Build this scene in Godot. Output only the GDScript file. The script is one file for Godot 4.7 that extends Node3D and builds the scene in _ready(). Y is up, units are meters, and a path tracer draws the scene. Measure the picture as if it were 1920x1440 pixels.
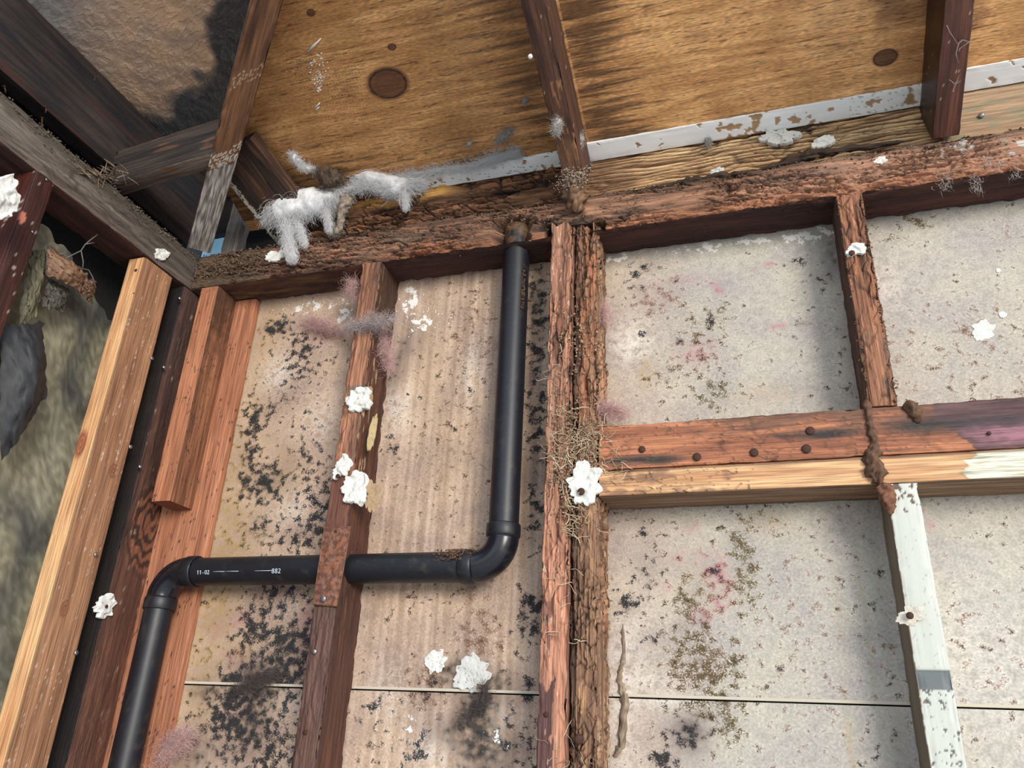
extends Node3D

# The corner of an opened-up timber building, metres, y up. The back of the wall board is the plane z = 0, the stud faces
# are at z = 0.089, the left wall's stud faces at x = -1.195, the eye is 1.33 m from the board.
const FOCAL := 1476.15
const EYE := Vector3(0, 0, 1.33)
const SLOPE := 0.40403          # 22 degrees, the roof rises towards the camera
const ZF := 0.089               # stud faces
const XL := -1.195              # faces of the left wall's studs
const PB := 0.896               # underside of the top plates
const PT := 0.985               # top of the top plates
var CB := Basis(Vector3(0.95375, 0.04268, -0.29755), Vector3(0.08491, 0.91131, 0.40287), Vector3(0.28836, -0.40950, 0.86554))
var N := FastNoiseLite.new()
var NC := FastNoiseLite.new()
var rng := RandomNumberGenerator.new()
var M := {}
var taken := {}


func _ready() -> void:
	var cam := Camera3D.new()
	cam.name = "camera"
	cam.transform = Transform3D(CB.orthonormalized(), EYE)
	cam.fov = 52.0
	cam.near = 0.02
	add_child(cam)
	cam.current = true
	var env := Environment.new()
	env.background_mode = Environment.BG_SKY
	var sky := Sky.new()
	var sm := ProceduralSkyMaterial.new()
	sm.sky_top_color = Color(0.80, 0.87, 0.95)
	sm.sky_horizon_color = Color(0.95, 0.96, 0.97)
	sm.ground_bottom_color = Color(0.62, 0.61, 0.59)
	sm.ground_horizon_color = Color(0.74, 0.73, 0.71)
	sky.sky_material = sm
	env.sky = sky
	env.tonemap_mode = Environment.TONE_MAPPER_LINEAR
	env.tonemap_exposure = 1.8
	env.sdfgi_enabled = true
	env.ssao_enabled = true
	env.ssil_enabled = true
	var we := WorldEnvironment.new()
	we.name = "world_environment"
	we.environment = env
	add_child(we)
	var sun := DirectionalLight3D.new()     # thin cloud: a wide, weak sun that comes in over the open right side
	sun.name = "hazy_sun"
	sun.light_color = Color(1.0, 0.97, 0.93)
	sun.light_energy = 0.55
	sun.light_angular_distance = 22.0
	sun.shadow_enabled = true
	sun.sky_mode = DirectionalLight3D.SKY_MODE_LIGHT_ONLY
	add_child(sun)
	sun.look_at_from_position(Vector3(2.1, 0.62, 2.7), Vector3(0, 0, 0))

	rng.seed = 7
	N.noise_type = FastNoiseLite.TYPE_SIMPLEX_SMOOTH
	N.frequency = 1.0
	N.fractal_type = FastNoiseLite.FRACTAL_FBM
	N.fractal_octaves = 2
	N.seed = 11
	NC.noise_type = FastNoiseLite.TYPE_CELLULAR
	NC.frequency = 1.0
	NC.fractal_type = FastNoiseLite.FRACTAL_NONE
	NC.cellular_return_type = FastNoiseLite.RETURN_DISTANCE2_SUB
	NC.cellular_jitter = 0.95
	NC.seed = 5
	materials()
	setting()
	plates()
	left_wall_lumber()
	back_wall_lumber()
	roof_lumber()
	pipe_run()
	plaster_pieces()
	insulation()
	small_things()
	groups()


# ---------------------------------------------------------------- helpers

func look(px: float, py: float) -> Vector3:
	return CB.orthonormalized() * Vector3((px - 960.0) / FOCAL, -(py - 720.0) / FOCAL, -1.0)


func at_z(px: float, py: float, z: float) -> Vector3:       # the spot on the plane z that the photograph shows there
	var r := look(px, py)
	return EYE + r * ((z - EYE.z) / r.z)


func at_x(px: float, py: float, x: float) -> Vector3:
	var r := look(px, py)
	return EYE + r * ((x - EYE.x) / r.x)


func at_roof(px: float, py: float, drop := 0.0) -> Vector3:
	var r := look(px, py)
	var k := (1.105 - drop + SLOPE * (EYE.z - ZF) - EYE.y) / (r.y - SLOPE * r.z)
	return EYE + r * k


func numbered(called: String) -> String:
	taken[called] = taken.get(called, 0) + 1
	return called if taken[called] == 1 else "%s_%03d" % [called, taken[called] - 1]


func tag(o: Node3D, label: String, category: String, group := "", kind := "") -> Node3D:
	o.set_meta("label", label)
	if category:
		o.set_meta("category", category)
	if group:
		o.set_meta("group", group)
	if kind:
		o.set_meta("kind", kind)
	return o


func thing(called: String, label: String, category: String, at := Vector3.ZERO, group := "") -> Node3D:
	var o := Node3D.new()
	o.name = numbered(called)
	add_child(o, true)
	o.position = at
	tag(o, label, category, group)
	return o


func structure(called: String, label := "") -> Node3D:
	var o := Node3D.new()
	o.name = called
	add_child(o, true)
	o.set_meta("kind", "structure")
	if label:
		o.set_meta("label", label)
	return o


func put(called: String, mesh: Mesh, mat: Material, parent: Node3D) -> MeshInstance3D:
	var o := MeshInstance3D.new()
	o.name = called if parent != self else numbered(called)
	o.mesh = mesh
	o.material_override = mat
	parent.add_child(o, true)
	return o


func lin(c: Color) -> Color:
	var l := c.srgb_to_linear()
	l.a = 1.0
	return l


func mesh_of(v: PackedVector3Array, idx: PackedInt32Array, uv: PackedVector2Array, col: PackedColorArray, nrm := PackedVector3Array()) -> ArrayMesh:
	var arr := []
	arr.resize(Mesh.ARRAY_MAX)
	arr[Mesh.ARRAY_VERTEX] = v
	arr[Mesh.ARRAY_INDEX] = idx
	if uv.size():
		arr[Mesh.ARRAY_TEX_UV] = uv
	if col.size():
		arr[Mesh.ARRAY_COLOR] = col
	var m := ArrayMesh.new()
	if nrm.size():
		arr[Mesh.ARRAY_NORMAL] = nrm
		m.add_surface_from_arrays(Mesh.PRIMITIVE_TRIANGLES, arr)
		return m
	var st := SurfaceTool.new()
	st.create_from_arrays(arr)
	st.generate_normals()
	return st.commit()


# A length of timber from a to b: w across (along n x axis), d deep (along n). Sides: 0 front (n), 1 right, 2 back, 3 left.
func lumber(called: String, parent: Node3D, a: Vector3, b: Vector3, n: Vector3, w: float, d: float, sp: Dictionary) -> MeshInstance3D:
	var org := parent.position if parent != self else Vector3.ZERO
	var ax := (b - a).normalized()
	var length := (b - a).length()
	n = (n - ax * n.dot(ax)).normalized()
	var t := ax.cross(n)
	var dl: float = sp.get("dl", 0.006)
	var res: Array = sp.get("res", [0.003, 0.003, 0.02, 0.003])
	var c: float = sp.get("bev", 0.0015)
	var off: float = sp.get("seed", 1) * 17.31
	var base: Color = sp.get("base", Color(0.55, 0.36, 0.24))
	var dark: Color = sp.get("dark", Color(0.3, 0.18, 0.12))
	var faces: Dictionary = sp.get("faces", {})
	var streak: float = sp.get("streak", 1.0)
	var gf: float = sp.get("gf", 160.0)
	var rot: Array = sp.get("rot", [0, 0, 0, 0])
	var rotd: float = sp.get("rotd", 0.005)
	var crx: float = sp.get("crx", 22.0)
	var cry: float = sp.get("cry", 60.0)
	var corr: Array = sp.get("corr", [0, 0, 0, 0])
	var wear: float = sp.get("wear", 0.002)
	var rag: float = sp.get("rag", 0.0)
	var rag0: float = sp.get("rag0", 0.0)
	var bend: float = sp.get("bend", 0.0)
	var patch: Color = sp.get("patch", Color(0, 0, 0, 0))
	var pth: float = sp.get("pth", 0.25)
	var pf: Vector2 = sp.get("pf", Vector2(7, 30))
	var crackc: Color = sp.get("crack", Color(0.13, 0.085, 0.065))
	var paint = sp.get("paint")
	var painted := paint != null
	var rf: float = sp.get("rf", 1.2)
	var gain: float = sp.get("gain", 1.14)
	var o := PackedVector3Array()
	var sn := PackedVector3Array()
	var ks := PackedInt32Array()
	var qs := PackedFloat32Array()
	var es := PackedFloat32Array()
	var nn := [n, t, -n, -t]
	var tt := [t, -n, -t, n]
	var hh := [d / 2, w / 2, d / 2, w / 2]
	var ll := [w, d, w, d]
	var q0 := 0.0
	for k in 4:
		var span: float = ll[k] - 2 * c
		var m := maxi(1, ceili(span / res[k]))
		for i in m + 1:
			var x: float = -ll[k] / 2 + c + span * i / m
			o.append(nn[k] * hh[k] + tt[k] * x)
			sn.append(nn[k])
			ks.append(k)
			qs.append(q0 + x + ll[k] / 2)
			es.append(minf(ll[k] / 2 - absf(x), 1.0))
		q0 += ll[k]
	o.append(o[0]); sn.append(sn[0]); ks.append(ks[0]); qs.append(q0); es.append(es[0])
	var P := o.size()
	var S := maxi(2, ceili(length / dl)) + 1
	var v := PackedVector3Array()
	var uv := PackedVector2Array()
	var col := PackedColorArray()
	v.resize(P * S); uv.resize(P * S); col.resize(P * S)
	for i in S:
		var s := length * i / (S - 1)
		var ctr := a + ax * s + n * (bend * sin(s * 5.0 + off))
		var wv := N.get_noise_2d(s * 22.0 + off, 3.0)
		for j in P:
			var jj := j if j < P - 1 else 0
			var k := ks[jj]
			var q := qs[jj]
			var g := N.get_noise_2d(s * 6.0 + off, q * gf)
			var g2 := N.get_noise_2d(s * 1.6 + off + 40.0, q * gf * 0.2)
			var cl: Color
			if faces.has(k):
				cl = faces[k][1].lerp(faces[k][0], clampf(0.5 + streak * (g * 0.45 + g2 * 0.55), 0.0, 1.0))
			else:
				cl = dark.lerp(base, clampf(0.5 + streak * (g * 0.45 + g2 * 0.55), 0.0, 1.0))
			if patch.a > 0.0:
				var pn := N.get_noise_2d(s * pf.x + off + 9.0, q * pf.y) + g * 0.25 - pth
				if pn > 0.0:
					cl = cl.lerp(patch, minf(pn * 6.0, 1.0) * patch.a)
			var h := 0.0
			var rr: float = rot[k]
			if rr > 0.0:
				rr *= clampf(0.75 + N.get_noise_2d(s * 4.0 + off, q * 9.0 + 70.0) * 1.3, 0.12, 1.4)
				var tz := N.get_noise_2d(s * 8.5 * rf + off, q * 88.0 * rf + g2 * 1.2)
				var lv := floorf(tz * 3.2 + 0.5) / 3.2
				var fr := absf(tz * 3.2 + 0.5 - floorf(tz * 3.2 + 0.5) - 0.5)
				h += rr * rotd * (lv * 1.25 - 0.3 + N.get_noise_2d(s * 30.0, q * 260.0 + off) * 0.16)
				cl = cl.lerp(Color(cl.r * 1.18, cl.g * 1.13, cl.b * 1.08), clampf(lv * 1.3 * rr, 0.0, 1.0))
				cl = cl.lerp(Color(cl.r * 0.62, cl.g * 0.58, cl.b * 0.56), clampf(-lv * 1.4 * rr, 0.0, 0.9))
				if fr > 0.42:
					cl = cl.lerp(crackc, (fr - 0.42) * 6.0 * minf(rr, 1.0))
				var cv := NC.get_noise_2d(s * crx + off, q * cry + wv * 0.7) + 1.0
				if cv < 0.14:
					var f := (1.0 - cv / 0.14) * minf(rr * 1.2, 1.0)
					h -= rotd * 0.8 * f
					cl = cl.lerp(crackc, 0.85 * f)
			var co: float = corr[k]
			if co > 0.0:
				var ph := sin(q * 720.0 + N.get_noise_2d(s * 5.0 + off, q * 14.0) * 7.0)
				var dq := clampf(0.5 - ph * 0.7 + N.get_noise_2d(s * 9.0 + off + 3.0, q * 60.0) * 0.6, 0.0, 1.0)
				h -= co * 0.005 * dq
				cl = cl.lerp(Color(cl.r * 0.50, cl.g * 0.42, cl.b * 0.36), dq * dq * minf(co, 1.0))  # grooves, like the cracks, painted darker: decay plus recess shade in the colour
			if es[jj] < 0.012:
				h -= wear * (1.0 - es[jj] / 0.012) * maxf(0.0, 0.35 + wv + g * 0.6)
			var p := ctr + o[jj]
			if painted:
				cl.a = 0.0
				cl = paint.call(p, k, q, s, cl)
				h += cl.a
			p += sn[jj] * h
			if rag > 0.0 and s > length - rag * 3.0:
				p += ax * (rag * N.get_noise_2d(q * 45.0 + off, 8.0) * smoothstep(length - rag * 3.0, length, s) * 1.6)
			if rag0 > 0.0 and s < rag0 * 3.0:
				p += ax * (rag0 * N.get_noise_2d(q * 70.0 + off, 18.0) * smoothstep(rag0 * 3.0, 0.0, s) * 1.6)
			var at := i * P + j
			v[at] = p - org
			uv[at] = Vector2(q / 0.08 + off, s / 0.4)
			var gy := (cl.r + cl.g + cl.b) / 3.0
			col[at] = lin(Color(lerpf(cl.r, gy, 0.13) * gain, lerpf(cl.g, gy, 0.13) * gain, lerpf(cl.b, gy, 0.13) * gain))
	var nr := PackedVector3Array()
	nr.resize(P * S)
	var idx := PackedInt32Array()
	for i in S:
		var iu := mini(i + 1, S - 1) * P
		var id := maxi(i - 1, 0) * P
		for j in P:
			var ju := j + 1 if j < P - 1 else 1
			var jd := j - 1 if j > 0 else P - 2
			var f := (v[i * P + ju] - v[i * P + jd]).cross(v[iu + j] - v[id + j])
			nr[i * P + j] = f.normalized() if f.length_squared() > 1e-16 else sn[j]
	for i in S - 1:
		for j in P - 1:
			var e := i * P + j
			idx.append_array([e, e + P, e + P + 1, e, e + P + 1, e + 1])
	for end in 2:
		var row := (S - 1) * P * end
		var first := v.size()
		var mid := Vector3.ZERO
		for j in P - 1:
			mid += v[row + j]
		mid /= P - 1
		var en := ax if end else -ax
		var ec: Color = sp.get("endc", dark.lerp(base, 0.4))
		v.append(mid); nr.append(en); uv.append(Vector2(off, 0.3)); col.append(lin(ec))
		for j in P:
			v.append(v[row + j]); nr.append(en); uv.append(Vector2(off + o[j].dot(t) / 0.08, o[j].dot(n) / 0.4)); col.append(lin(ec.lerp(dark, 0.3)))
		for j in P - 1:
			idx.append_array([first, first + 2 + j, first + 1 + j] if end else [first, first + 1 + j, first + 2 + j])
	return put(called, mesh_of(v, idx, uv, col, nr), sp.get("mat", M.wood), parent)


# A flat board: corners of the seen face (top left, top right, bottom right, bottom left as the photo sees it), th thick away from it.
func slab(called: String, parent: Node3D, cs: Array, th: float, mat: Material, uvs := [Vector2(0, 0), Vector2(1, 0), Vector2(1, 1), Vector2(0, 1)]) -> MeshInstance3D:
	var st := SurfaceTool.new()
	st.begin(Mesh.PRIMITIVE_TRIANGLES)
	st.set_smooth_group(-1)
	var c := cs.size()
	if uvs.size() < c:
		uvs = cs.map(func(p): return Vector2(p.x, p.z))
	var nrm := Vector3.ZERO
	for i in c:
		nrm += (cs[i] as Vector3).cross(cs[(i + 1) % c])
	nrm = -nrm.normalized()        # towards the viewer of a clockwise outline
	var tri := func(p, u):
		for i in 3:
			st.set_uv(u[i]); st.set_color(Color.WHITE); st.add_vertex(p[i])
	var deep := -nrm * th
	for i in range(1, c - 1):
		tri.call([cs[0], cs[i], cs[i + 1]], [uvs[0], uvs[i], uvs[i + 1]])
		tri.call([cs[0] + deep, cs[i + 1] + deep, cs[i] + deep], [uvs[0], uvs[i + 1], uvs[i]])
	for i in c:
		var k := (i + 1) % c
		tri.call([cs[k], cs[i], cs[i] + deep], [uvs[k], uvs[i], uvs[i]])
		tri.call([cs[k], cs[i] + deep, cs[k] + deep], [uvs[k], uvs[i], uvs[k]])
	st.generate_normals()
	return put(called, st.commit(), mat, parent)


# A skin with two sides: f(u, v) gives the place, g(u, v) the colour.
func sheet(called: String, parent: Node3D, nu: int, nv: int, f: Callable, g: Callable, mat: Material, keep = null, uvscale := Vector2.ONE) -> MeshInstance3D:
	var v := PackedVector3Array()
	var uv := PackedVector2Array()
	var col := PackedColorArray()
	var idx := PackedInt32Array()
	for i in nv + 1:
		for j in nu + 1:
			var a := float(j) / nu
			var b := float(i) / nv
			v.append(f.call(a, b))
			uv.append(Vector2(a, b) * uvscale)
			col.append(lin(g.call(a, b)))
	for i in nv:
		for j in nu:
			if keep != null and not keep.call((j + 0.5) / nu, (i + 0.5) / nv):
				continue
			var e := i * (nu + 1) + j
			idx.append_array([e, e + 1, e + nu + 2, e, e + nu + 2, e + nu + 1])
	return put(called, mesh_of(v, idx, uv, col), mat, parent)


# A tube with a radius at each point of its path.
func sweep(called: String, parent: Node3D, path: Array, radii: Array, segs: int, mat: Material, shade = null) -> MeshInstance3D:
	var org := parent.position if parent != self else Vector3.ZERO
	var v := PackedVector3Array()
	var idx := PackedInt32Array()
	var uv := PackedVector2Array()
	var col := PackedColorArray()
	var up := Vector3(0.123, 0.31, 0.94).normalized()
	for i in path.size():
		var lo: Vector3 = path[maxi(i - 1, 0)]
		var hi: Vector3 = path[mini(i + 1, path.size() - 1)]
		var ax := (hi - lo).normalized()
		if ax == Vector3.ZERO:
			ax = (path[mini(i + 2, path.size() - 1)] - path[maxi(i - 2, 0)] as Vector3).normalized()
		var x := up.cross(ax).normalized()
		up = ax.cross(x)
		for j in segs:
			var a := TAU * j / segs
			var p: Vector3 = path[i] + (x * cos(a) + ax.cross(x) * sin(a)) * radii[i]
			v.append(p - org)
			uv.append(Vector2(float(j) / segs, i * 0.1))
			col.append(lin(shade.call(p)) if shade != null else Color.WHITE)
	for i in path.size() - 1:
		for j in segs:
			var e := i * segs + j
			var f := i * segs + (j + 1) % segs
			idx.append_array([e, e + segs, f + segs, e, f + segs, f])
	for end in 2:
		var row := (path.size() - 1) * segs * end
		v.append(path[-1 if end else 0] - org)
		uv.append(Vector2.ZERO)
		col.append(col[row])
		for j in segs:
			var k := row + (j + 1) % segs
			idx.append_array([v.size() - 1, k, row + j] if end else [v.size() - 1, row + j, k])
	return put(called, mesh_of(v, idx, uv, col), mat, parent)


# Fibres: each path a thin three-sided strand.
func strands(called: String, parent: Node3D, paths: Array, r: float, mat: Material, c0: Color, c1: Color) -> MeshInstance3D:
	var org := parent.position if parent != self else Vector3.ZERO
	var v := PackedVector3Array()
	var nr := PackedVector3Array()
	var idx := PackedInt32Array()
	var col := PackedColorArray()
	for path: PackedVector3Array in paths:
		var c := lin(c0.lerp(c1, rng.randf()))
		var rr := r * rng.randf_range(0.6, 1.3)
		var m := path.size()
		for i in m:
			var ax := (path[mini(i + 1, m - 1)] - path[maxi(i - 1, 0)]).normalized()
			var x := ax.cross(Vector3(0.3, 0.5, 0.8)).normalized()
			var y := ax.cross(x)
			var ri := rr * (1.0 if i < m - 1 else 0.3)
			for j in 3:
				var dn := x * cos(TAU * j / 3.0) + y * sin(TAU * j / 3.0)
				v.append(path[i] + dn * ri - org)
				nr.append(dn)
				col.append(c)
			if i:
				var e := v.size() - 6
				for j in 3:
					var k := (j + 1) % 3
					idx.append_array([e + j, e + j + 3, e + k + 3, e + j, e + k + 3, e + k])
	var o := put(called, mesh_of(v, idx, PackedVector2Array(), col, nr), mat, parent)
	if paths.size() > 5:
		o.set_meta("kind", "stuff")
	return o


func rnd() -> Vector3:
	return Vector3(rng.randfn(), rng.randfn(), rng.randfn()) * 0.58


# Fibre paths scattered along a spine.
func fluff(spine: Array, rad: Array, count: int, length: float, along: float, fall: float, curl := 0.4) -> Array:
	var out := []
	for i in count:
		var t := rng.randf() * (spine.size() - 1.001)
		var k := int(t)
		var f := t - k
		var c: Vector3 = (spine[k] as Vector3).lerp(spine[k + 1], f)
		var tan: Vector3 = (spine[k + 1] - spine[k] as Vector3).normalized()
		var r: float = lerpf(rad[k], rad[k + 1], f)
		var dir := (tan * along * (1.0 if rng.randf() < 0.5 else -1.0) + rnd()).normalized()
		var p := c + rnd().limit_length(1.6) * r * 0.62
		var path := PackedVector3Array()
		var l := length * rng.randf_range(0.4, 1.2)
		for s in 7:
			path.append(p)
			p += dir * l / 6.0
			dir = (dir + rnd() * curl + Vector3.DOWN * fall + (c - p) / maxf(r, 0.001) * 0.16).normalized()
		out.append(path)
	return out


# A lumpy solid round a spine, the core of a tuft or lump.
func lump(called: String, parent: Node3D, spine: Array, rad: Array, mat: Material, c0: Color, c1: Color, rough := 0.35, freq := 60.0) -> MeshInstance3D:
	var path := []
	var radii := []
	for i in (spine.size() - 1) * 8 + 1:
		var t := i / 8.0
		var k := mini(int(t), spine.size() - 2)
		path.append((spine[k] as Vector3).lerp(spine[k + 1], t - k))
		radii.append(lerpf(rad[k], rad[k + 1], t - k))
	var org := parent.position if parent != self else Vector3.ZERO
	var v := PackedVector3Array()
	var idx := PackedInt32Array()
	var col := PackedColorArray()
	var m := path.size()
	var segs := 22
	for i in m:
		var ax: Vector3 = (path[mini(i + 1, m - 1)] - path[maxi(i - 1, 0)] as Vector3).normalized()
		var x := ax.cross(Vector3(0.2, 0.3, 0.93)).normalized()
		var cap := sqrt(clampf(minf(i, m - 1 - i) / 3.0, 0.02, 1.0))
		for j in segs:
			var a := TAU * j / segs
			var dn := x * cos(a) + ax.cross(x) * sin(a)
			var p: Vector3 = path[i] + dn * radii[i] * cap
			var h := N.get_noise_3dv(p * freq)
			p += dn * radii[i] * h * rough * 1.6 + ax * h * radii[i] * 0.2
			v.append(p - org)
			col.append(lin(c0.lerp(c1, clampf(0.5 + N.get_noise_3dv(p * freq * 1.7 + Vector3.ONE * 5.0), 0.0, 1.0))))
	for i in m - 1:
		for j in segs:
			var e := i * segs + j
			var f := i * segs + (j + 1) % segs
			idx.append_array([e, e + segs, f + segs, e, f + segs, f])
	return put(called, mesh_of(v, idx, PackedVector2Array(), col), mat, parent)


# A torn, lumpy flake: an outline round a centre with a raised, cracked top. x and y are its half axes.
func flake(called: String, parent: Node3D, c: Vector3, x: Vector3, y: Vector3, th: float, sd: float, c0: Color, c1: Color, mat: Material, jag := 0.3, spots := 0.0) -> MeshInstance3D:
	var n := x.cross(y).normalized()
	var v := PackedVector3Array()
	var col := PackedColorArray()
	var idx := PackedInt32Array()
	var R := 16
	var A := 72
	for i in R + 2:
		var f := minf(float(i) / R, 1.0)
		for j in A:
			var a := TAU * j / A
			var k := 1.0 + jag * (N.get_noise_2d(cos(a) * 1.1 + sd * 7.7, sin(a) * 1.1) * 1.5 + N.get_noise_2d(cos(a) * 3.6 + sd * 3.1, sin(a) * 3.6) * 0.35 + N.get_noise_2d(cos(a) * 12.0 + sd * 3.1, sin(a) * 12.0) * 0.10)
			var p := (x * cos(a) + y * sin(a)) * f * k
			var w := p * 55.0 + Vector3.ONE * sd * 5.0
			var bump := N.get_noise_3dv(w * 0.8) * 0.45 + N.get_noise_3dv(w * 2.7) * 0.12
			var up := th * 0.62 * (0.95 + bump * 0.45 + 0.3 * clampf(N.get_noise_3dv(w * 0.7 + Vector3.ONE * 17.0) * 5.0, -1.0, 1.0)) if i <= R else -th * 0.3
			v.append(c + p + n * up)
			var dirt := clampf(N.get_noise_3dv(w * 3.3 + Vector3.ONE * 9.0) * 1.5 - 0.15, 0.0, 1.0)
			var cc := c0.lerp(c1, dirt * 0.6)
			if spots > 0.0 and N.get_noise_3dv(w * 4.1 + Vector3.ONE * 31.0) > 0.62 - spots:
				cc = Color(0.22, 0.19, 0.17)
			col.append(lin(cc))
	for i in R + 1:
		for j in A:
			var e := i * A + j
			var g := i * A + (j + 1) % A
			idx.append_array([e, e + A, g + A, e, g + A, g])
	return put(called, mesh_of(v, idx, PackedVector2Array(), col), mat, parent)


# Many small chips of dirt in one part.
func crumbs(parent: Node3D, places: Array, size: float, c0: Color, c1: Color, called := "debris") -> void:
	var mm := MultiMesh.new()
	mm.transform_format = MultiMesh.TRANSFORM_3D
	mm.use_colors = true
	mm.mesh = M.crumb
	mm.instance_count = places.size()
	for i in places.size():
		var b := Basis(Vector3(rng.randfn(), rng.randfn(), rng.randfn()).normalized(), rng.randf() * TAU).scaled(Vector3.ONE * size * rng.randf_range(0.35, 1.5))
		b = b * Basis.from_scale(Vector3(rng.randf_range(0.5, 2.0), 1, rng.randf_range(0.5, 1.2)))
		mm.set_instance_transform(i, Transform3D(b, places[i]))
		mm.set_instance_color(i, lin(c0.lerp(c1, rng.randf())))
	var o := MultiMeshInstance3D.new()
	o.name = called
	o.multimesh = mm
	o.material_override = M.dirt
	parent.add_child(o, true)
	o.position = -parent.position
	o.set_meta("kind", "stuff")


func nail(parent: Node3D, at: Vector3, n: Vector3, r: float, mat: Material, called := "nail_head", proud := 0.002) -> MeshInstance3D:
	n = n.normalized()
	return sweep(called, parent, [at - n * 0.006, at + n * proud * 0.3, at + n * proud * 0.3, at + n * proud, at + n * (proud + 0.0008)], [r * 0.4, r * 0.42, r, r, r * 0.7], 14, mat)


# ---------------------------------------------------------------- materials

func nimg(w: int, h: int, f: float, sd: int, oct := 3) -> Image:
	var n := FastNoiseLite.new()
	n.noise_type = FastNoiseLite.TYPE_SIMPLEX_SMOOTH
	n.frequency = f
	n.seed = sd
	n.fractal_octaves = oct
	return n.get_image(w, h)


func nbytes(w: int, h: int, f: float, sd: int, oct := 3) -> PackedByteArray:
	return nimg(w, h, f, sd, oct).get_data()


func stretched(w0: int, h0: int, w: int, h: int, f: float, sd: int, oct := 3) -> PackedByteArray:
	var im := nimg(w0, h0, f, sd, oct)
	im.resize(w, h, Image.INTERPOLATE_CUBIC)
	return im.get_data()


func tex(im: Image) -> ImageTexture:
	return ImageTexture.create_from_image(im)


func std(c: Color, rough := 0.8, vc := false) -> StandardMaterial3D:
	var m := StandardMaterial3D.new()
	m.albedo_color = c
	m.roughness = rough
	m.vertex_color_use_as_albedo = vc
	return m


func relief(m: StandardMaterial3D, im: Image, cm: float) -> void:
	m.heightmap_enabled = true
	m.heightmap_texture = tex(im)
	m.heightmap_scale = cm


func materials() -> void:
	# fine wood grain, 8 cm across by 40 cm along
	var w := 256
	var h := 512
	var a := stretched(w, 24, w, h, 0.16, 21, 2)
	var b := stretched(w, 64, w, h, 0.05, 22, 2)
	var px := PackedByteArray()
	px.resize(w * h)
	for i in w * h:
		px[i] = clampi(150 + int((a[i] - 128) * 0.9 + (b[i] - 128) * 0.5), 0, 255)
	var gh := Image.create_from_data(w, h, false, Image.FORMAT_L8, px)
	var gc := PackedByteArray()
	gc.resize(w * h)
	for i in w * h:
		gc[i] = clampi(236 + int((px[i] - 150) * 0.45), 0, 255)
	var gi := Image.create_from_data(w, h, false, Image.FORMAT_L8, gc)
	gi.convert(Image.FORMAT_RGB8)
	M.wood = std(Color.WHITE, 0.72, true)
	M.wood.albedo_texture = tex(gi)
	relief(M.wood, gh, 0.06)
	M.rotten = std(Color.WHITE, 0.92, true)
	M.rotten.albedo_texture = M.wood.albedo_texture
	relief(M.rotten, gh, 0.12)
	M.satin = std(Color.WHITE, 0.42, true)
	M.satin.albedo_texture = M.wood.albedo_texture
	relief(M.satin, gh, 0.04)
	M.plain = std(Color.WHITE, 0.85, true)
	M.plaster = std(Color.WHITE, 0.9, true)
	var ph := nimg(256, 256, 0.05, 31, 4)
	M.plaster.uv1_triplanar = true
	M.plaster.uv1_scale = Vector3.ONE * 14.0
	relief(M.plaster, ph, 0.06)
	M.fibre = std(Color.WHITE, 0.9, true)
	M.fibre.backlight_enabled = true
	M.fibre.backlight = Color(0.5, 0.5, 0.5)
	M.dirt = std(Color.WHITE, 0.95, true)
	M.paint = std(Color.WHITE, 0.55, true)
	M.abs = std(Color.WHITE, 0.46, true)
	M.abs.metallic_specular = 0.5
	M.abs_gloss = std(Color.WHITE, 0.26, true)
	M.steel = std(Color(0.62, 0.62, 0.62), 0.35)
	M.steel.metallic = 0.9
	M.rustnail = std(Color(0.27, 0.17, 0.12), 0.75)
	M.rustnail.metallic = 0.3
	M.print = std(Color(0.78, 0.84, 0.88), 0.6)
	M.rust = rust_material()
	M.tar = std(Color.WHITE, 0.62, true)
	M.tar.uv1_triplanar = true
	M.tar.uv1_scale = Vector3.ONE * 6.0
	relief(M.tar, nimg(512, 512, 0.012, 41, 5), 0.035)
	M.board = board_material()
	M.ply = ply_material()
	M.foil = foil_material()
	M.dark = std(Color(0.11, 0.10, 0.095), 0.9)
	M.concrete = std(Color(0.80, 0.79, 0.77), 0.9)
	M.concrete.uv1_triplanar = true
	relief(M.concrete, nimg(256, 256, 0.03, 51, 4), 0.2)
	var st := SurfaceTool.new()
	st.begin(Mesh.PRIMITIVE_TRIANGLES)
	st.set_smooth_group(-1)
	var vs := [Vector3(0, 1, 0.1), Vector3(1, 0.1, 0), Vector3(0.1, 0, 1), Vector3(-1, -0.1, 0.2), Vector3(0, 0.1, -1), Vector3(0.1, -1, 0)]
	for f in [[0, 1, 2], [0, 2, 3], [0, 3, 4], [0, 4, 1], [5, 2, 1], [5, 3, 2], [5, 4, 3], [5, 1, 4]]:
		for i in [0, 2, 1]:
			st.add_vertex(vs[f[i]] * 0.5)
	st.generate_normals()
	M.crumb = st.commit()


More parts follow.
